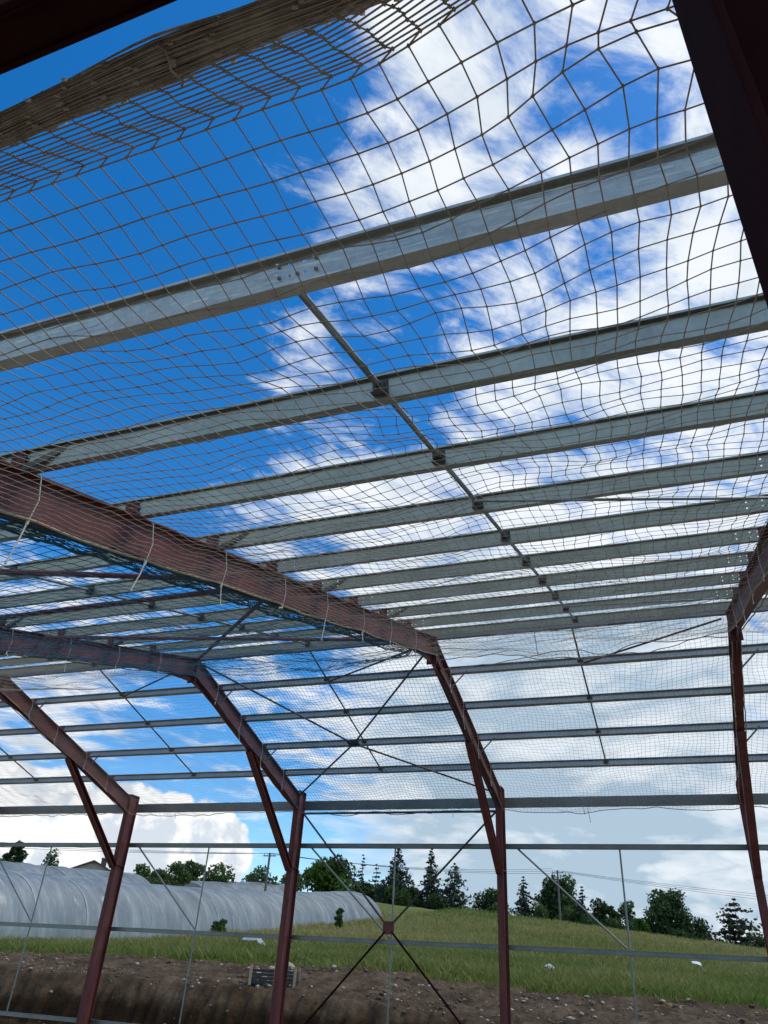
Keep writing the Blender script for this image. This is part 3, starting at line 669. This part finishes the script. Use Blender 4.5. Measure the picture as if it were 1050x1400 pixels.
# ------------------------------------------------------------------ trees
def quads(C, size, flat=0., tone=.5, tsd=.25, droop=None):
    """random leaf clumps round centres C"""
    n = len(C); a = rng.normal(0, 1, (n, 3)); a[:, 2] *= (1 - flat); a /= np.linalg.norm(a, axis=1, keepdims=True)
    b = np.cross(a, rng.normal(0, 1, (n, 3))); b[:, 2] *= (1 - flat * .7); b /= np.linalg.norm(b, axis=1, keepdims=True)
    s = size * rng.uniform(.55, 1.3, (n, 1)); a = a * s; b = b * s * .6
    V = np.stack([C - a, C + b * .9, C + a, C - b], 1).reshape(-1, 3)
    return V, np.clip(tone + rng.normal(0, tsd, n), 0, 1)
def broadleaf(label, x, y, h, w, mat, n=2600, blobs=14, size=.30, base=.1, group='trees along the skyline', tone=.45, gaps=0.0, name='leafy_tree'):
    z = terr(x, y) + EYE - .1
    root = empty(name, (x, y, z), label, 'tree' if 'tree' in name else name, group)
    mb = MB(); th = h * .55
    tr = max(.05, h * .022)
    mb.tube([(0, 0, -.2), (.05 * w, 0, th * .5), (0, .04 * w, th), (.03 * w, 0, h * .8)], [tr * 1.5, tr, tr * .7, tr * .25], 8)
    B = []
    for k in range(blobs):
        f = (k + .5) / blobs; zz = h * (base + (1 - base) * (.12 + .78 * f)); rad = w * math.sin(math.pi * min(.97, .22 + .70 * f)) ** .7
        a = k * 2.4 + random.uniform(-.5, .5); q = rad * random.uniform(.25, .72)
        B.append((q * math.cos(a), q * math.sin(a), zz, w * random.uniform(.30, .50)))
        mb.tube([(0, 0, zz * .55), (q * .5 * math.cos(a), q * .5 * math.sin(a), zz * .82), (q * math.cos(a), q * math.sin(a), zz)], [tr * .5, tr * .35, tr * .12], 5)
    mb.build('trunk', M['bark'], root)
    Vs, Ts = [], []
    for bx, by, bz, br in B:
        m_ = int(n * 1.5 / blobs); d = rng.normal(0, 1, (m_, 3)); d /= np.linalg.norm(d, axis=1, keepdims=True)
        r_ = br * rng.uniform(.25, 1.08, (m_, 1)) ** (.6 - .2 * gaps); C = np.array([bx, by, bz]) + d * r_ * np.array([1, 1, .8])
        C[:, 2] = np.maximum(C[:, 2], h * base * .6)
        v_, t_ = quads(C, size * .8 * random.uniform(.8, 1.15), tone=tone + random.uniform(-.28, .28)); Vs.append(v_); Ts.append(t_)
    V = np.concatenate(Vs); npmesh('crown', V, np.arange(len(V)).reshape(-1, 4), mat, root, tone=np.concatenate(Ts))
    return root
def conifer(label, x, y, h, w, mat, levels=20, droop=.35, per=9, shape=1.0, size=.24, group='trees along the skyline', base=.06, ragged=.25, name='spruce_tree', tone=.4):
    z = terr(x, y) + EYE - .1
    root = empty(name, (x, y, z), label, 'tree', group)
    mb = MB(); mb.tube([(0, 0, -.2), (0, 0, h * .5), (0, 0, h * .985)], [h * .018, h * .011, .015], 7)
    Vs, Ts = [], []
    for k in range(levels):
        f = k / (levels - 1); zz = h * (base + (1 - base) * f * .97); rad = w * (1 - f) ** shape + .04 * w
        nb = max(3, int(per * (1 - f * .55)))
        for q in range(nb):
            a = random.uniform(0, 6.283); L = rad * random.uniform(1 - ragged, 1 + ragged * .6); dz = -droop * L * random.uniform(.6, 1.4)
            if f < .85 and L > .5: mb.tube([(0, 0, zz + .1), (L * .8 * math.cos(a), L * .8 * math.sin(a), zz + dz * .7)], [.018, .006], 3, False)
            m_ = max(3, int(6 + 7 * L)); t = rng.uniform(.12, 1, m_)
            C = np.stack([L * t * math.cos(a), L * t * math.sin(a), zz + dz * t ** 1.4 + .12 * L * (t > .9)], 1) + rng.normal(0, .05 + .05 * L, (m_, 3)) * (1, 1, .6)
            v_, t_ = quads(C, size * (.7 + .5 * (1 - f)), flat=.55, tone=tone + random.uniform(-.2, .2)); Vs.append(v_); Ts.append(t_)
    mb.build('trunk', M['bark'], root)
    V = np.concatenate(Vs); npmesh('crown', V, np.arange(len(V)).reshape(-1, 4), mat, root, tone=np.concatenate(Ts))
    return root
conifer('tall spruce with drooping branches, tallest and widest of the skyline spruces', -37.5, 105.6, 7.6, 3.5, M['leaf_spruce'], 24, .42, 12, .85)
conifer('slim tapering spruce in the middle of the three skyline spruces', -33.1, 107.0, 8.0, 2.7, M['leaf_spruce'], 24, .45, 10, .9)
conifer('ragged dark spruce with a blunt top, rightmost of the skyline spruces', -29.6, 105.9, 6.3, 2.8, M['leaf_spruce'], 18, .5, 11, .62, ragged=.4)
conifer('thin spire shaped conifer with sparse branches, above the end of the polytunnel', -46.8, 115.9, 7.3, 1.4, M['leaf_spruce'], 16, .3, 6, .9)
conifer('small open conifer with level tiers, beside the thin spire conifer', -43.6, 113.6, 5.9, 1.6, M['leaf_spruce'], 11, .15, 8, .75, ragged=.4)
broadleaf('bright green rounded tree behind the polytunnel end', -45.9, 102.1, 4.2, 4.1, M['leaf_green'], 4200, 22, .32, .0, tone=.4)
broadleaf('low dark bush at the foot of the tallest spruce', -37.0, 104.0, 2.2, 2.6, M['leaf_mid'], 1600, 10, .26, 0., name='bush')
broadleaf('low dark undergrowth bush left of the tallest spruce', -43.6, 108.5, 2.6, 2.2, M['leaf_dark'], 1500, 10, .26, 0., name='bush')
broadleaf('low scrubby bush between the middle and right spruces', -31.6, 104.6, 1.8, 1.7, M['leaf_dark'], 1000, 8, .24, 0., name='bush')
broadleaf('small dome shaped dark tree just left of the third red post', -27.6, 116.8, 4.5, 2.9, M['leaf_dark'], 2000, 12, .28, .0)
conifer('grey green conifer just right of the third red post', -22.3, 115.9, 6.8, 2.3, M['leaf_spruce'], 18, .35, 10, .75)
broadleaf('big dark round headed tree behind the utility pole', -18.7, 123.6, 8.2, 4.0, M['leaf_dark'], 4200, 22, .34, .05)
conifer('pointed conifer leaning against the right side of the big round headed tree', -14.8, 119.1, 6.8, 2.4, M['leaf_spruce'], 17, .35, 9, .8)
broadleaf('dark rounded tree left of the loose see-through tree', -12.6, 124.4, 5.9, 2.4, M['leaf_dark'], 2400, 13, .28, .05)
broadleaf('loose see-through tree between two dense dark trees', -9.3, 124.7, 6.5, 2.0, M['leaf_mid'], 900, 12, .26, .1, gaps=1)
broadleaf('wide dense dark oak, broadest of the trees on the right skyline', -3.9, 124.9, 8.1, 3.9, M['leaf_dark'], 4800, 22, .34, .05)
broadleaf('dark lower crown sloping down from the wide oak on its right side', -.6, 123.5, 5.0, 2.6, M['leaf_dark'], 2000, 12, .30, .0)
broadleaf('light green bush in front of the wide dark oak', -6.7, 111.8, 3.0, 1.1, M['leaf_green'], 1000, 8, .24, 0., name='bush')
conifer('spreading pine with flat grey green tiers, standing alone at the right end', 4.6, 117.9, 7.3, 3.9, M['leaf_pine'], 11, .02, 13, .5, .32, base=.10, ragged=.5, name='pine_tree', tone=.5)
broadleaf('dark bushy tree above the left end of the polytunnels', -59.9, 60.3, 5.7, 1.2, M['leaf_dark'], 1900, 12, .22, .3, group='trees behind the polytunnels')
broadleaf('airy young tree with sparse crown behind the sagging polytunnel', -57.4, 62.5, 5.1, 1.2, M['leaf_mid'], 520, 12, .17, .4, gaps=1, group='trees behind the polytunnels')
broadleaf('green bush cut by the left margin above the tunnels', -53.8, 52.5, 4.1, .9, M['leaf_mid'], 1000, 9, .2, .1, group='trees behind the polytunnels', name='bush')
broadleaf('feathery green bush right behind the leftmost red post', -46.9, 63.6, 4.6, 2.3, M['leaf_mid'], 1500, 10, .22, .05, group='trees behind the polytunnels', name='bush')
broadleaf('tall pointed bush, second behind the polytunnel from the leftmost post', -45.4, 65.8, 5.1, 2.2, M['leaf_mid'], 1700, 11, .22, .0, group='trees behind the polytunnels', name='bush')
broadleaf('dark leafed tree standing over the middle of the polytunnel', -49.9, 75.2, 5.3, 1.9, M['leaf_dark'], 1500, 10, .24, .1, group='trees behind the polytunnels')
broadleaf('wide dark hedge tree trailing off to the right, mid polytunnel', -48.0, 78.1, 4.9, 2.9, M['leaf_mid'], 1800, 12, .24, .0, group='trees behind the polytunnels')
broadleaf('green tree beside the left utility pole', -47.9, 85.7, 4.9, 2.5, M['leaf_mid'], 1700, 12, .25, .0, group='trees behind the polytunnels')
broadleaf('low green tree just left of the second red post', -45.9, 90.9, 4.4, 2.6, M['leaf_mid'], 1700, 11, .25, .0, group='trees behind the polytunnels')
broadleaf('small upright shrub in the grass before the polytunnel end', -24.6, 57.0, 1.5, .42, M['leaf_mid'], 900, 9, .13, .0, group='shrubs in the meadow', name='shrub')
broadleaf('weedy shrub at the foot of the polytunnel wall', -26.3, 43.5, 1.0, .55, M['leaf_mid'], 500, 9, .13, .0, group='shrubs in the meadow', name='shrub')

for x_, y_, h_, w_ in ((-25.3, 112, 2.2, 2.2), (-20.6, 117, 3.6, 2.8), (-16.6, 119, 3.8, 2.8), (-13.6, 117, 2.8, 2.4), (-10.9, 121, 3.4, 2.4), (-8.0, 119, 3.0, 2.2), (-2.2, 118, 2.6, 2.4), (1.0, 119, 2.6, 2.2), (6.9, 116, 3.2, 2.4), (-34.9, 106, 2.6, 1.7), (-41.0, 108, 2.4, 1.8)):
    broadleaf('low dark scrub filling the gaps between the taller trees on the crest', x_, y_, h_, w_, M['leaf_dark'] if random.random() < .6 else M['leaf_mid'], 800, 8, .26, 0., group='low scrub along the hill crest', name='bush')
# ------------------------------------------------------------------ house, poles and wires
hx, hy = -66.5, 80.0; hz = terr(hx, hy) + EYE
house = empty('house', (hx, hy, hz - .3), 'house with a dark gabled roof and chimney peeping over the polytunnels', 'house', rz=R(35))
hh = 10.05 + EYE - hz + .3; ev = hh - 1.45
mb = MB(); mb.box(-3.4, 3.4, -4, 4, 0, ev); mb.add([(-3.4, -4, ev), (3.4, -4, ev), (0, -4, hh - .12), (-3.4, 4, ev), (3.4, 4, ev), (0, 4, hh - .12)], [(0, 1, 2), (5, 4, 3)]); mb.build('wall', M['wall'], house)
mb = MB()
for sx in (-1, 1):
    mb.add([(0, -4.5, hh), (sx * 4.0, -4.5, ev - .28), (sx * 4.0, 4.5, ev - .28), (0, 4.5, hh), (0, -4.5, hh - .12), (sx * 4.0, -4.5, ev - .40), (sx * 4.0, 4.5, ev - .40), (0, 4.5, hh - .12)],
           [(0, 1, 2, 3), (7, 6, 5, 4), (0, 4, 5, 1), (1, 5, 6, 2), (2, 6, 7, 3)])
rf = mb.build('roof', M['roof'], house)
mb = MB(); mb.box(.5, 1.1, -.8, -.2, hh - .5, hh + .55); mb.box(.45, 1.15, -.85, -.15, hh + .55, hh + .68); mb.build('chimney', M['roof'], rf)
for wx in (-1.7, 1.7):
    mb = MB(); mb.box(wx - .5, wx + .5, -4.04, -3.98, ev - 1.9, ev - .6); w_ = mb.build('window', M['white'], house)
    mb = MB(); mb.box(wx - .42, wx + .42, -4.06, -4.045, ev - 1.82, ev - .68); mb.build('pane', M['glass'], w_)
P1 = (-16.74, 110.7); P2 = (-43.0, 79.2)
def upole(label, p, top, arms=True):
    z = terr(*p) + EYE; o = empty('utility_pole', (p[0], p[1], z), label, 'utility pole', 'poles carrying the power line'); h = top + EYE - z
    mb = MB(); mb.tube([(0, 0, -.3), (0, 0, h)], [.16, .11], 10); mb.build('pole_shaft', M['pole'], o)
    if arms:
        mb = MB(); mb.box(-.75, .75, -.05, .05, h - .35, h - .25); mb.build('crossarm', M['pole'], o)
        for k in (-.65, 0, .65):
            mb = MB(); mb.tube([(k, 0, h - .25), (k, 0, h - .02)], .05, 6); mb.build('insulator', M['white'], o)
    return h
r1 = math.hypot(*P1); r2 = math.hypot(*P2)
t1 = r1 * math.tan(.12387); t2 = r2 * math.tan(.1251)
upole('tall timber utility pole in front of the round headed tree on the hill', P1, t1)
upole('utility pole rising behind the polytunnel near the second red post', P2, t2)
def wire(label, a, b_, sag):
    a, b_ = Vector(a), Vector(b_); pts = []
    for k in range(25):
        t = k / 24; p = a.lerp(b_, t); p.z -= sag * 4 * t * (1 - t); pts.append(p)
    mb = MB(); mb.tube(pts, .019, 4); tag(mb.build('power_cable', M['wire']), label, 'cable', 'overhead power cables')
zt1 = t1 + EYE; zt2 = t2 + EYE
for k, lab in ((-.65, 'lowest'), (0, 'middle'), (.65, 'highest')):
    dz = .0 if k < 0 else .02
    wire('one of three parallel overhead cables running down right from the hill pole', (P1[0] + k, P1[1], zt1 - .05), (P1[0] + 50 + k, P1[1] - 8 + k * 2, zt1 - 5.2 + k * .9), .5)
    wire('one of three parallel overhead cables slung between the two utility poles', (P2[0] + k, P2[1], zt2 - .05), (P1[0] + k, P1[1], zt1 - .05 - k * .4), .7)
    wire('one of three parallel overhead cables leading left from the tunnel pole', (P2[0] + k, P2[1], zt2 - .05), (P2[0] - 40 + k, P2[1] - 22, zt2 - 1.2 + k * .5), .6)

# ------------------------------------------------------------------ crate of stones, rubbish
crx, cry = -10.35, 20.15; crz = soil_h(crx, cry) - .02
cr = empty('slatted_crate', (crx, cry, crz), 'dark slatted crate with pale corner stakes, full of stones on the dirt', 'crate', rz=R(18))
W, D, H = .56, .36, .34
mb = MB(); mb.box(-W, W, -D, D, .02, .05); mb.build('bottom', M['darkplastic'], cr)
for sy in (-1, 1):
    mb = MB()
    for k in range(4): mb.box(-W, W, sy * D - .012, sy * D + .012, .05 + k * .08, .05 + k * .08 + .06)
    mb.build('slatted_side', M['darkplastic'], cr)
for sx in (-1, 1):
    mb = MB()
    for k in range(4): mb.box(sx * W - .012, sx * W + .012, -D + .013, D - .013, .05 + k * .08, .05 + k * .08 + .06)
    mb.build('slatted_side', M['darkplastic'], cr)
for sx, sy, hh_ in ((-1, -1, .46), (1, -1, .44), (-1, 1, .42), (1, 1, .45), (.12, -1, .52)):
    mb = MB(); x_, y_ = sx * (W - .0), sy * (D + .035); mb.box(x_ - .03, x_ + .03, y_ - .02, y_ + .02, 0, hh_); mb.build('corner_stake', M['wood'], cr)
def rock(name, loc, s, label, group, cat='stone'):
    mb = MB(); n1_, n2_ = 9, 14; vs = []; sd = random.uniform(0, 50)
    for i in range(n1_ + 1):
        for j in range(n2_):
            t, p = math.pi * i / n1_, 2 * math.pi * j / n2_; d = Vector((math.sin(t) * math.cos(p), math.sin(t) * math.sin(p), math.cos(t)))
            k = 1 + .35 * mnoise.noise(d * 1.4 + Vector((sd, 0, 0))) + .12 * mnoise.noise(d * 4 + Vector((0, sd, 0)))
            vs.append(Vector((d.x * s * 1.2 * k, d.y * s * k, d.z * s * .75 * k)))
    fs2 = [(i * n2_ + j, i * n2_ + (j + 1) % n2_, (i + 1) * n2_ + (j + 1) % n2_, (i + 1) * n2_ + j) for i in range(n1_) for j in range(n2_)]
    mb.add(vs, fs2); o = mb.build(name, M['stone']); o.location = loc; o.rotation_euler = (random.uniform(-.4, .4), random.uniform(-.4, .4), random.uniform(0, 6.28)); return tag(o, label, cat, group)
for k in range(22):
    u, v_ = random.uniform(-.44, .44), random.uniform(-.25, .25); c_, s_ = math.cos(R(18)), math.sin(R(18))
    zz = .10 + .09 * (k // 5) * random.uniform(.8, 1.1)
    rock('crate_stone', (crx + u * c_ - v_ * s_, cry + u * s_ + v_ * c_, crz + zz + .04), random.uniform(.05, .09), 'pale stone among others heaped in the dark slatted crate', 'stones heaped in the crate')
def scrap(name, label, loc, pts, mat, rz, cat, thick=.015, tilt=.38):
    """bent sheet: a strip of (u, z) stations extruded sideways, with thickness"""
    mb = MB(); w = pts[0][2]
    for (u0, z0, w0), (u1, z1, w1) in zip(pts, pts[1:]):
        mb.hexa([(u0, -w0, z0), (u1, -w1, z1), (u1, w1, z1), (u0, w0, z0), (u0, -w0, z0 + thick), (u1, -w1, z1 + thick), (u1, w1, z1 + thick), (u0, w0, z0 + thick)])
    o = mb.build(name, mat); o.location = loc; o.scale = (.72, .72, .72); o.rotation_euler = (tilt, .12, rz); return tag(o, label, cat)
zg_ = hill_h(-.26, 40.5)
scrap('plastic_sheet', 'crumpled white plastic scrap lying in the grass on the right', (-.26, 40.5, zg_ + .38), [(-.42, .14, .14), (-.15, .16, .22), (.10, .12, .26), (.20, -.06, .25), (.22, -.30, .18)], M['white'], .2, 'plastic scrap')
zg_ = hill_h(-5.5, 33.2)
scrap('plastic_bag', 'pale blue plastic bag half hidden in the lush grass', (-5.5, 33.2, zg_ + .10), [(-.28, .22, .10), (-.14, .26, .20), (.08, .14, .24), (.22, .03, .18), (.42, -.06, .10)], M['bluewhite'], -.3, 'plastic bag')
zg_ = hill_h(-19.0, 34.6)
scrap('board', 'grey sheet leaning in the grass below the polytunnel wall', (-19.0, 34.6, zg_ + .22), [(-.75, .12, .35), (-.2, .18, .38), (.2, .26, .30), (.45, .05, .30), (.8, -.18, .22)], M['greyboard'], .25, 'sheet')

# ------------------------------------------------------------------ camera
cam = bpy.data.cameras.new('camera'); co = bpy.data.objects.new('camera', cam); col.objects.link(co)
f_px, tilt, roll, yaw = 1021.607, .5613, .0657, .3861
fw = Vector((-math.sin(yaw) * math.cos(tilt), math.cos(yaw) * math.cos(tilt), math.sin(tilt)))
rt = Vector((math.cos(yaw), math.sin(yaw), 0)); up = rt.cross(fw)
r2_ = rt * math.cos(roll) + up * math.sin(roll); u2 = -rt * math.sin(roll) + up * math.cos(roll)
mm = Matrix((r2_, u2, -fw)).transposed().to_4x4(); mm.translation = (0, 0, EYE)
co.matrix_world = mm
cam.sensor_fit = 'HORIZONTAL'; cam.sensor_width = 36; cam.lens = f_px / 1050 * 36; cam.clip_start = .05; cam.clip_end = 5000
sc.camera = co
def pix(x, y):
    v = fw * f_px + r2_ * (x - 525) - u2 * (y - 700); return v.normalized()

# ------------------------------------------------------------------ sky and sun
SUN_AZ, SUN_EL = R(78), R(56)            # azimuth from +Y towards +X
w = bpy.data.worlds.new('World'); sc.world = w; w.use_nodes = True; nt = w.node_tree
for n in list(nt.nodes): nt.nodes.remove(n)
lk = nt.links.new
out = nt.nodes.new('ShaderNodeOutputWorld'); bg = nt.nodes.new('ShaderNodeBackground'); lk(bg.outputs[0], out.inputs[0])
bg.inputs['Strength'].default_value = .10
sky = nt.nodes.new('ShaderNodeTexSky'); sky.sky_type = 'NISHITA'; sky.sun_disc = False
sky.sun_elevation = SUN_EL; sky.sun_rotation = SUN_AZ; sky.air_density = 1.0; sky.dust_density = .4; sky.ozone_density = 3.0
hs = nt.nodes.new('ShaderNodeHueSaturation'); hs.inputs['Saturation'].default_value = 1.395; hs.inputs['Value'].default_value = 1.78; hs.inputs['Hue'].default_value = .502
lk(sky.outputs[0], hs.inputs['Color'])
def VM(op, a, b_=None, s=None):
    n = nt.nodes.new('ShaderNodeVectorMath'); n.operation = op
    for i, q in enumerate((a, b_)):
        if q is None: continue
        if isinstance(q, (tuple, list, Vector)): n.inputs[i].default_value = tuple(q)
        else: lk(q, n.inputs[i])
    if s is not None:
        if isinstance(s, float): n.inputs['Scale'].default_value = s
        else: lk(s, n.inputs['Scale'])
    return n.outputs['Value'] if op == 'DOT_PRODUCT' else n.outputs[0]
def MA(op, a, b_=None, c=None, clamp=False):
    n = nt.nodes.new('ShaderNodeMath'); n.operation = op; n.use_clamp = clamp
    for i, q in enumerate((a, b_, c)):
        if q is None: continue
        if isinstance(q, (int, float)): n.inputs[i].default_value = q
        else: lk(q, n.inputs[i])
    return n.outputs[0]
def MR(v, a, b_, c=0., d=1., smooth=True):
    n = nt.nodes.new('ShaderNodeMapRange'); n.interpolation_type = 'SMOOTHSTEP' if smooth else 'LINEAR'
    lk(v, n.inputs['Value']); n.inputs['From Min'].default_value = a; n.inputs['From Max'].default_value = b_; n.inputs['To Min'].default_value = c; n.inputs['To Max'].default_value = d
    return n.outputs['Result']
geo = nt.nodes.new('ShaderNodeTexCoord'); D = geo.outputs['Generated']
sep = nt.nodes.new('ShaderNodeSeparateXYZ'); lk(D, sep.inputs[0])
den = MA('ADD', MA('MAXIMUM', sep.outputs['Z'], 0.), .22)
cmb = nt.nodes.new('ShaderNodeCombineXYZ'); lk(MA('DIVIDE', sep.outputs['X'], den), cmb.inputs[0]); lk(MA('DIVIDE', sep.outputs['Y'], den), cmb.inputs[1])
PL = cmb.outputs[0]                                   # position on the cloud deck
def NZ(vec, scale, detail=8., rough=.6, dist=.0, offs=(0, 0, 0)):
    n = nt.nodes.new('ShaderNodeTexNoise'); n.inputs['Scale'].default_value = scale; n.inputs['Detail'].default_value = detail; n.inputs['Roughness'].default_value = rough; n.inputs['Distortion'].default_value = dist
    lk(VM('ADD', vec, offs), n.inputs['Vector']); return n.outputs['Fac']
# broad cloud banks: directions on the sky with an angular radius (degrees) and a weight
banks = [((470, 160), 8, .33), ((425, 310), 6, .24), ((560, 300), 5, .10), ((900, 60), 13, .29), ((760, 110), 9, .10), ((960, 300), 10, .24), ((620, 90), 8, .18), ((560, 220), 6, .20), ((700, 330), 7, .12), ((760, 480), 9, .26), ((980, 480), 9, .25), ((940, 640), 11, .38), ((430, 480), 6, .34), ((340, 480), 5, .20), ((410, 640), 7, .46), ((530, 690), 6, .22),
         ((800, 760), 12, .50), ((760, 930), 14, .50), ((960, 900), 13, .50), ((640, 1000), 7, .25), ((380, 960), 6, .30), ((90, 945), 5, .32), ((30, 800), 5, .25), ((250, 740), 6, .16), ((780, 1180), 15, .60), ((1000, 1150), 14, .60),
         ((560, 1085), 6, .30), ((50, 1050), 7, .25), ((20, 440), 3, .12), ((5, 250), 3, .14), ((480, 880), 6, .14), ((430, 260), 5, .10)]
clear = [((90, 330), 17, .55), ((180, 120), 14, .45), ((300, 560), 6, .30), ((200, 640), 7, .28), ((560, 480), 5, .26), ((860, 330), 3.5, .32), ((790, 340), 3, .16), ((740, 200), 5, .12), ((900, 420), 6, .10), ((730, 560), 3, .14), ((880, 130), 2.5, .14), ((800, 60), 3, .12), ((250, 1020), 6, .25), ((470, 1130), 5, .30), ((600, 1040), 3, .45), ((440, 900), 3, .28), ((690, 250), 4, .26), ((580, 330), 5, .18), ((560, 590), 4, .16), ((690, 690), 4, .10), ((850, 540), 3.5, .16), ((620, 1180), 5, .12), ((660, 40), 3, .12), ((930, 160), 3, .14)]
tot = None
for (px, deg, wt), sg in [(b_, 1) for b_ in banks] + [(b_, -1) for b_ in clear]:
    dt = VM('DOT_PRODUCT', D, pix(*px)); q = MR(dt, math.cos(R(deg * 1.5)), 1.0 - (1 - math.cos(R(deg * .3))), 0., sg * wt)
    tot = q if tot is None else MA('ADD', tot, q)
cov0 = MR(sep.outputs['Z'], -.1, 1, .12, .16)
behind = MR(VM('DOT_PRODUCT', D, fw), .2, .75, .24, 0.)
zen = MR(VM('DOT_PRODUCT', D, Vector((-.05, -.22, .97)).normalized()), math.cos(R(24)), math.cos(R(8)), 0., .42)
cov = MA('ADD', MA('ADD', tot, cov0), MA('ADD', behind, zen))
rot = nt.nodes.new('ShaderNodeMapping'); rot.inputs['Rotation'].default_value = (0, 0, R(42)); rot.inputs['Scale'].default_value = (.58, 1.0, 1.0); rot.vector_type = 'TEXTURE'
rot.inputs['Scale'].default_value = (1.65, .95, 1.0); lk(PL, rot.inputs['Vector']); ST = rot.outputs[0]
nA_ = NZ(ST, 4.2, 3., .55, .3, (3.1, .7, 0)); nB_ = NZ(ST, 10., 10., .62, .45, (1.3, 4.2, 0)); nC_ = NZ(ST, 27., 6., .62, .2, (6, 2, 0))
lowr0 = MR(VM('DOT_PRODUCT', D, pix(820, 1190)), math.cos(R(24)), math.cos(R(9)))
midr0 = MR(VM('DOT_PRODUCT', D, pix(780, 950)), math.cos(R(19)), math.cos(R(6)))
nn = MA('ADD', MA('ADD', MA('MULTIPLY', MA('SUBTRACT', nA_, .5), .9), MA('MULTIPLY', MA('SUBTRACT', nB_, .5), 2.9)), MA('MULTIPLY', MA('SUBTRACT', nC_, .5), .7))
nn = MA('MULTIPLY', nn, MA('SUBTRACT', 1.0, MA('MAXIMUM', MA('MULTIPLY', lowr0, .80), MA('MULTIPLY', midr0, .45))))
dens = MR(MA('ADD', MA('MULTIPLY', MA('MINIMUM', cov, MA('ADD', .74, MA('MULTIPLY', MA('MAXIMUM', lowr0, midr0), .25))), .92), nn), .06, .90)
# crisp heaped cumulus low over the horizon on the left, built from the direction itself
nD_ = NZ(D, 9., 9., .60, .1, (2.2, 1.1, 5.0)); nE_ = NZ(D, 26., 6., .6, 0., (1, 7, 3))
ctot = None
for px, deg, wt in (((60, 1150), 4.0, .8), ((160, 1150), 3.6, .8), ((225, 1140), 2.5, .62), ((285, 1168), 2.6, .72), ((10, 1110), 3.0, .6), ((250, 1190), 4., .6)):
    q = MR(VM('DOT_PRODUCT', D, pix(*px)), math.cos(R(deg * 1.45)), 1.0, 0., wt); ctot = q if ctot is None else MA('MAXIMUM', ctot, q)
cum = MR(MA('ADD', ctot, MA('ADD', MA('MULTIPLY', MA('SUBTRACT', nD_, .5), 1.0), MA('MULTIPLY', MA('SUBTRACT', nE_, .5), .35))), .24, .34)
# colours: sunlit white, and the grey bellies where the deck is thick or lies low on the right
greyn = NZ(PL, 7., 6., .55, .3, (9, 3, 0)); greyl = NZ(VM('MULTIPLY', D, (1., 1., 2.6)), 4.6, 7., .58, .3, (2, 8, 1))
shade = MA('ADD', MA('MULTIPLY', MR(greyn, .42, .66), .38), MA('ADD', MA('MULTIPLY', MA('MULTIPLY', lowr0, MR(greyl, .38, .60, .22, 1.)), .95), MA('MULTIPLY', MA('MULTIPLY', midr0, MR(greyl, .42, .64, 0., 1.)), .38)), clamp=True)
def MIX(f, a, b_):
    n = nt.nodes.new('ShaderNodeMix'); n.data_type = 'RGBA'
    lk(f, n.inputs['Factor'])
    for k, q in (('A', a), ('B', b_)):
        s_ = [s for s in n.inputs if s.name == k and s.type == 'RGBA'][0]
        if isinstance(q, tuple): s_.default_value = q
        else: lk(q, s_)
    return [s for s in n.outputs if s.type == 'RGBA'][0]
cloudcol = MIX(shade, (8.6, 9.0, 9.4, 1), (4.1, 5.3, 6.4, 1))
c1 = MIX(MA('MULTIPLY', dens, .97), hs.outputs[0], cloudcol)
cumcol = MIX(MR(MA('ADD', nD_, MA('MULTIPLY', MA('SUBTRACT', nE_, .5), 1.3)), .36, .58), (6.3, 7.0, 7.8, 1), (9.4, 9.5, 9.6, 1))
c2 = MIX(cum, c1, cumcol)
lk(c2, bg.inputs['Color'])
sun = bpy.data.lights.new('sun', 'SUN'); sun.energy = 1.5; sun.angle = R(24); sun.color = (1, .95, .87)
so = bpy.data.objects.new('sun', sun); col.objects.link(so)
sd = Vector((math.sin(SUN_AZ) * math.cos(SUN_EL), math.cos(SUN_AZ) * math.cos(SUN_EL), math.sin(SUN_EL)))
so.rotation_euler = sd.to_track_quat('Z', 'Y').to_euler()
sc.view_settings.view_transform = 'Standard'; sc.view_settings.look = 'None'; sc.view_settings.exposure = .14; sc.view_settings.gamma = 1
sc.view_settings.use_curve_mapping = False
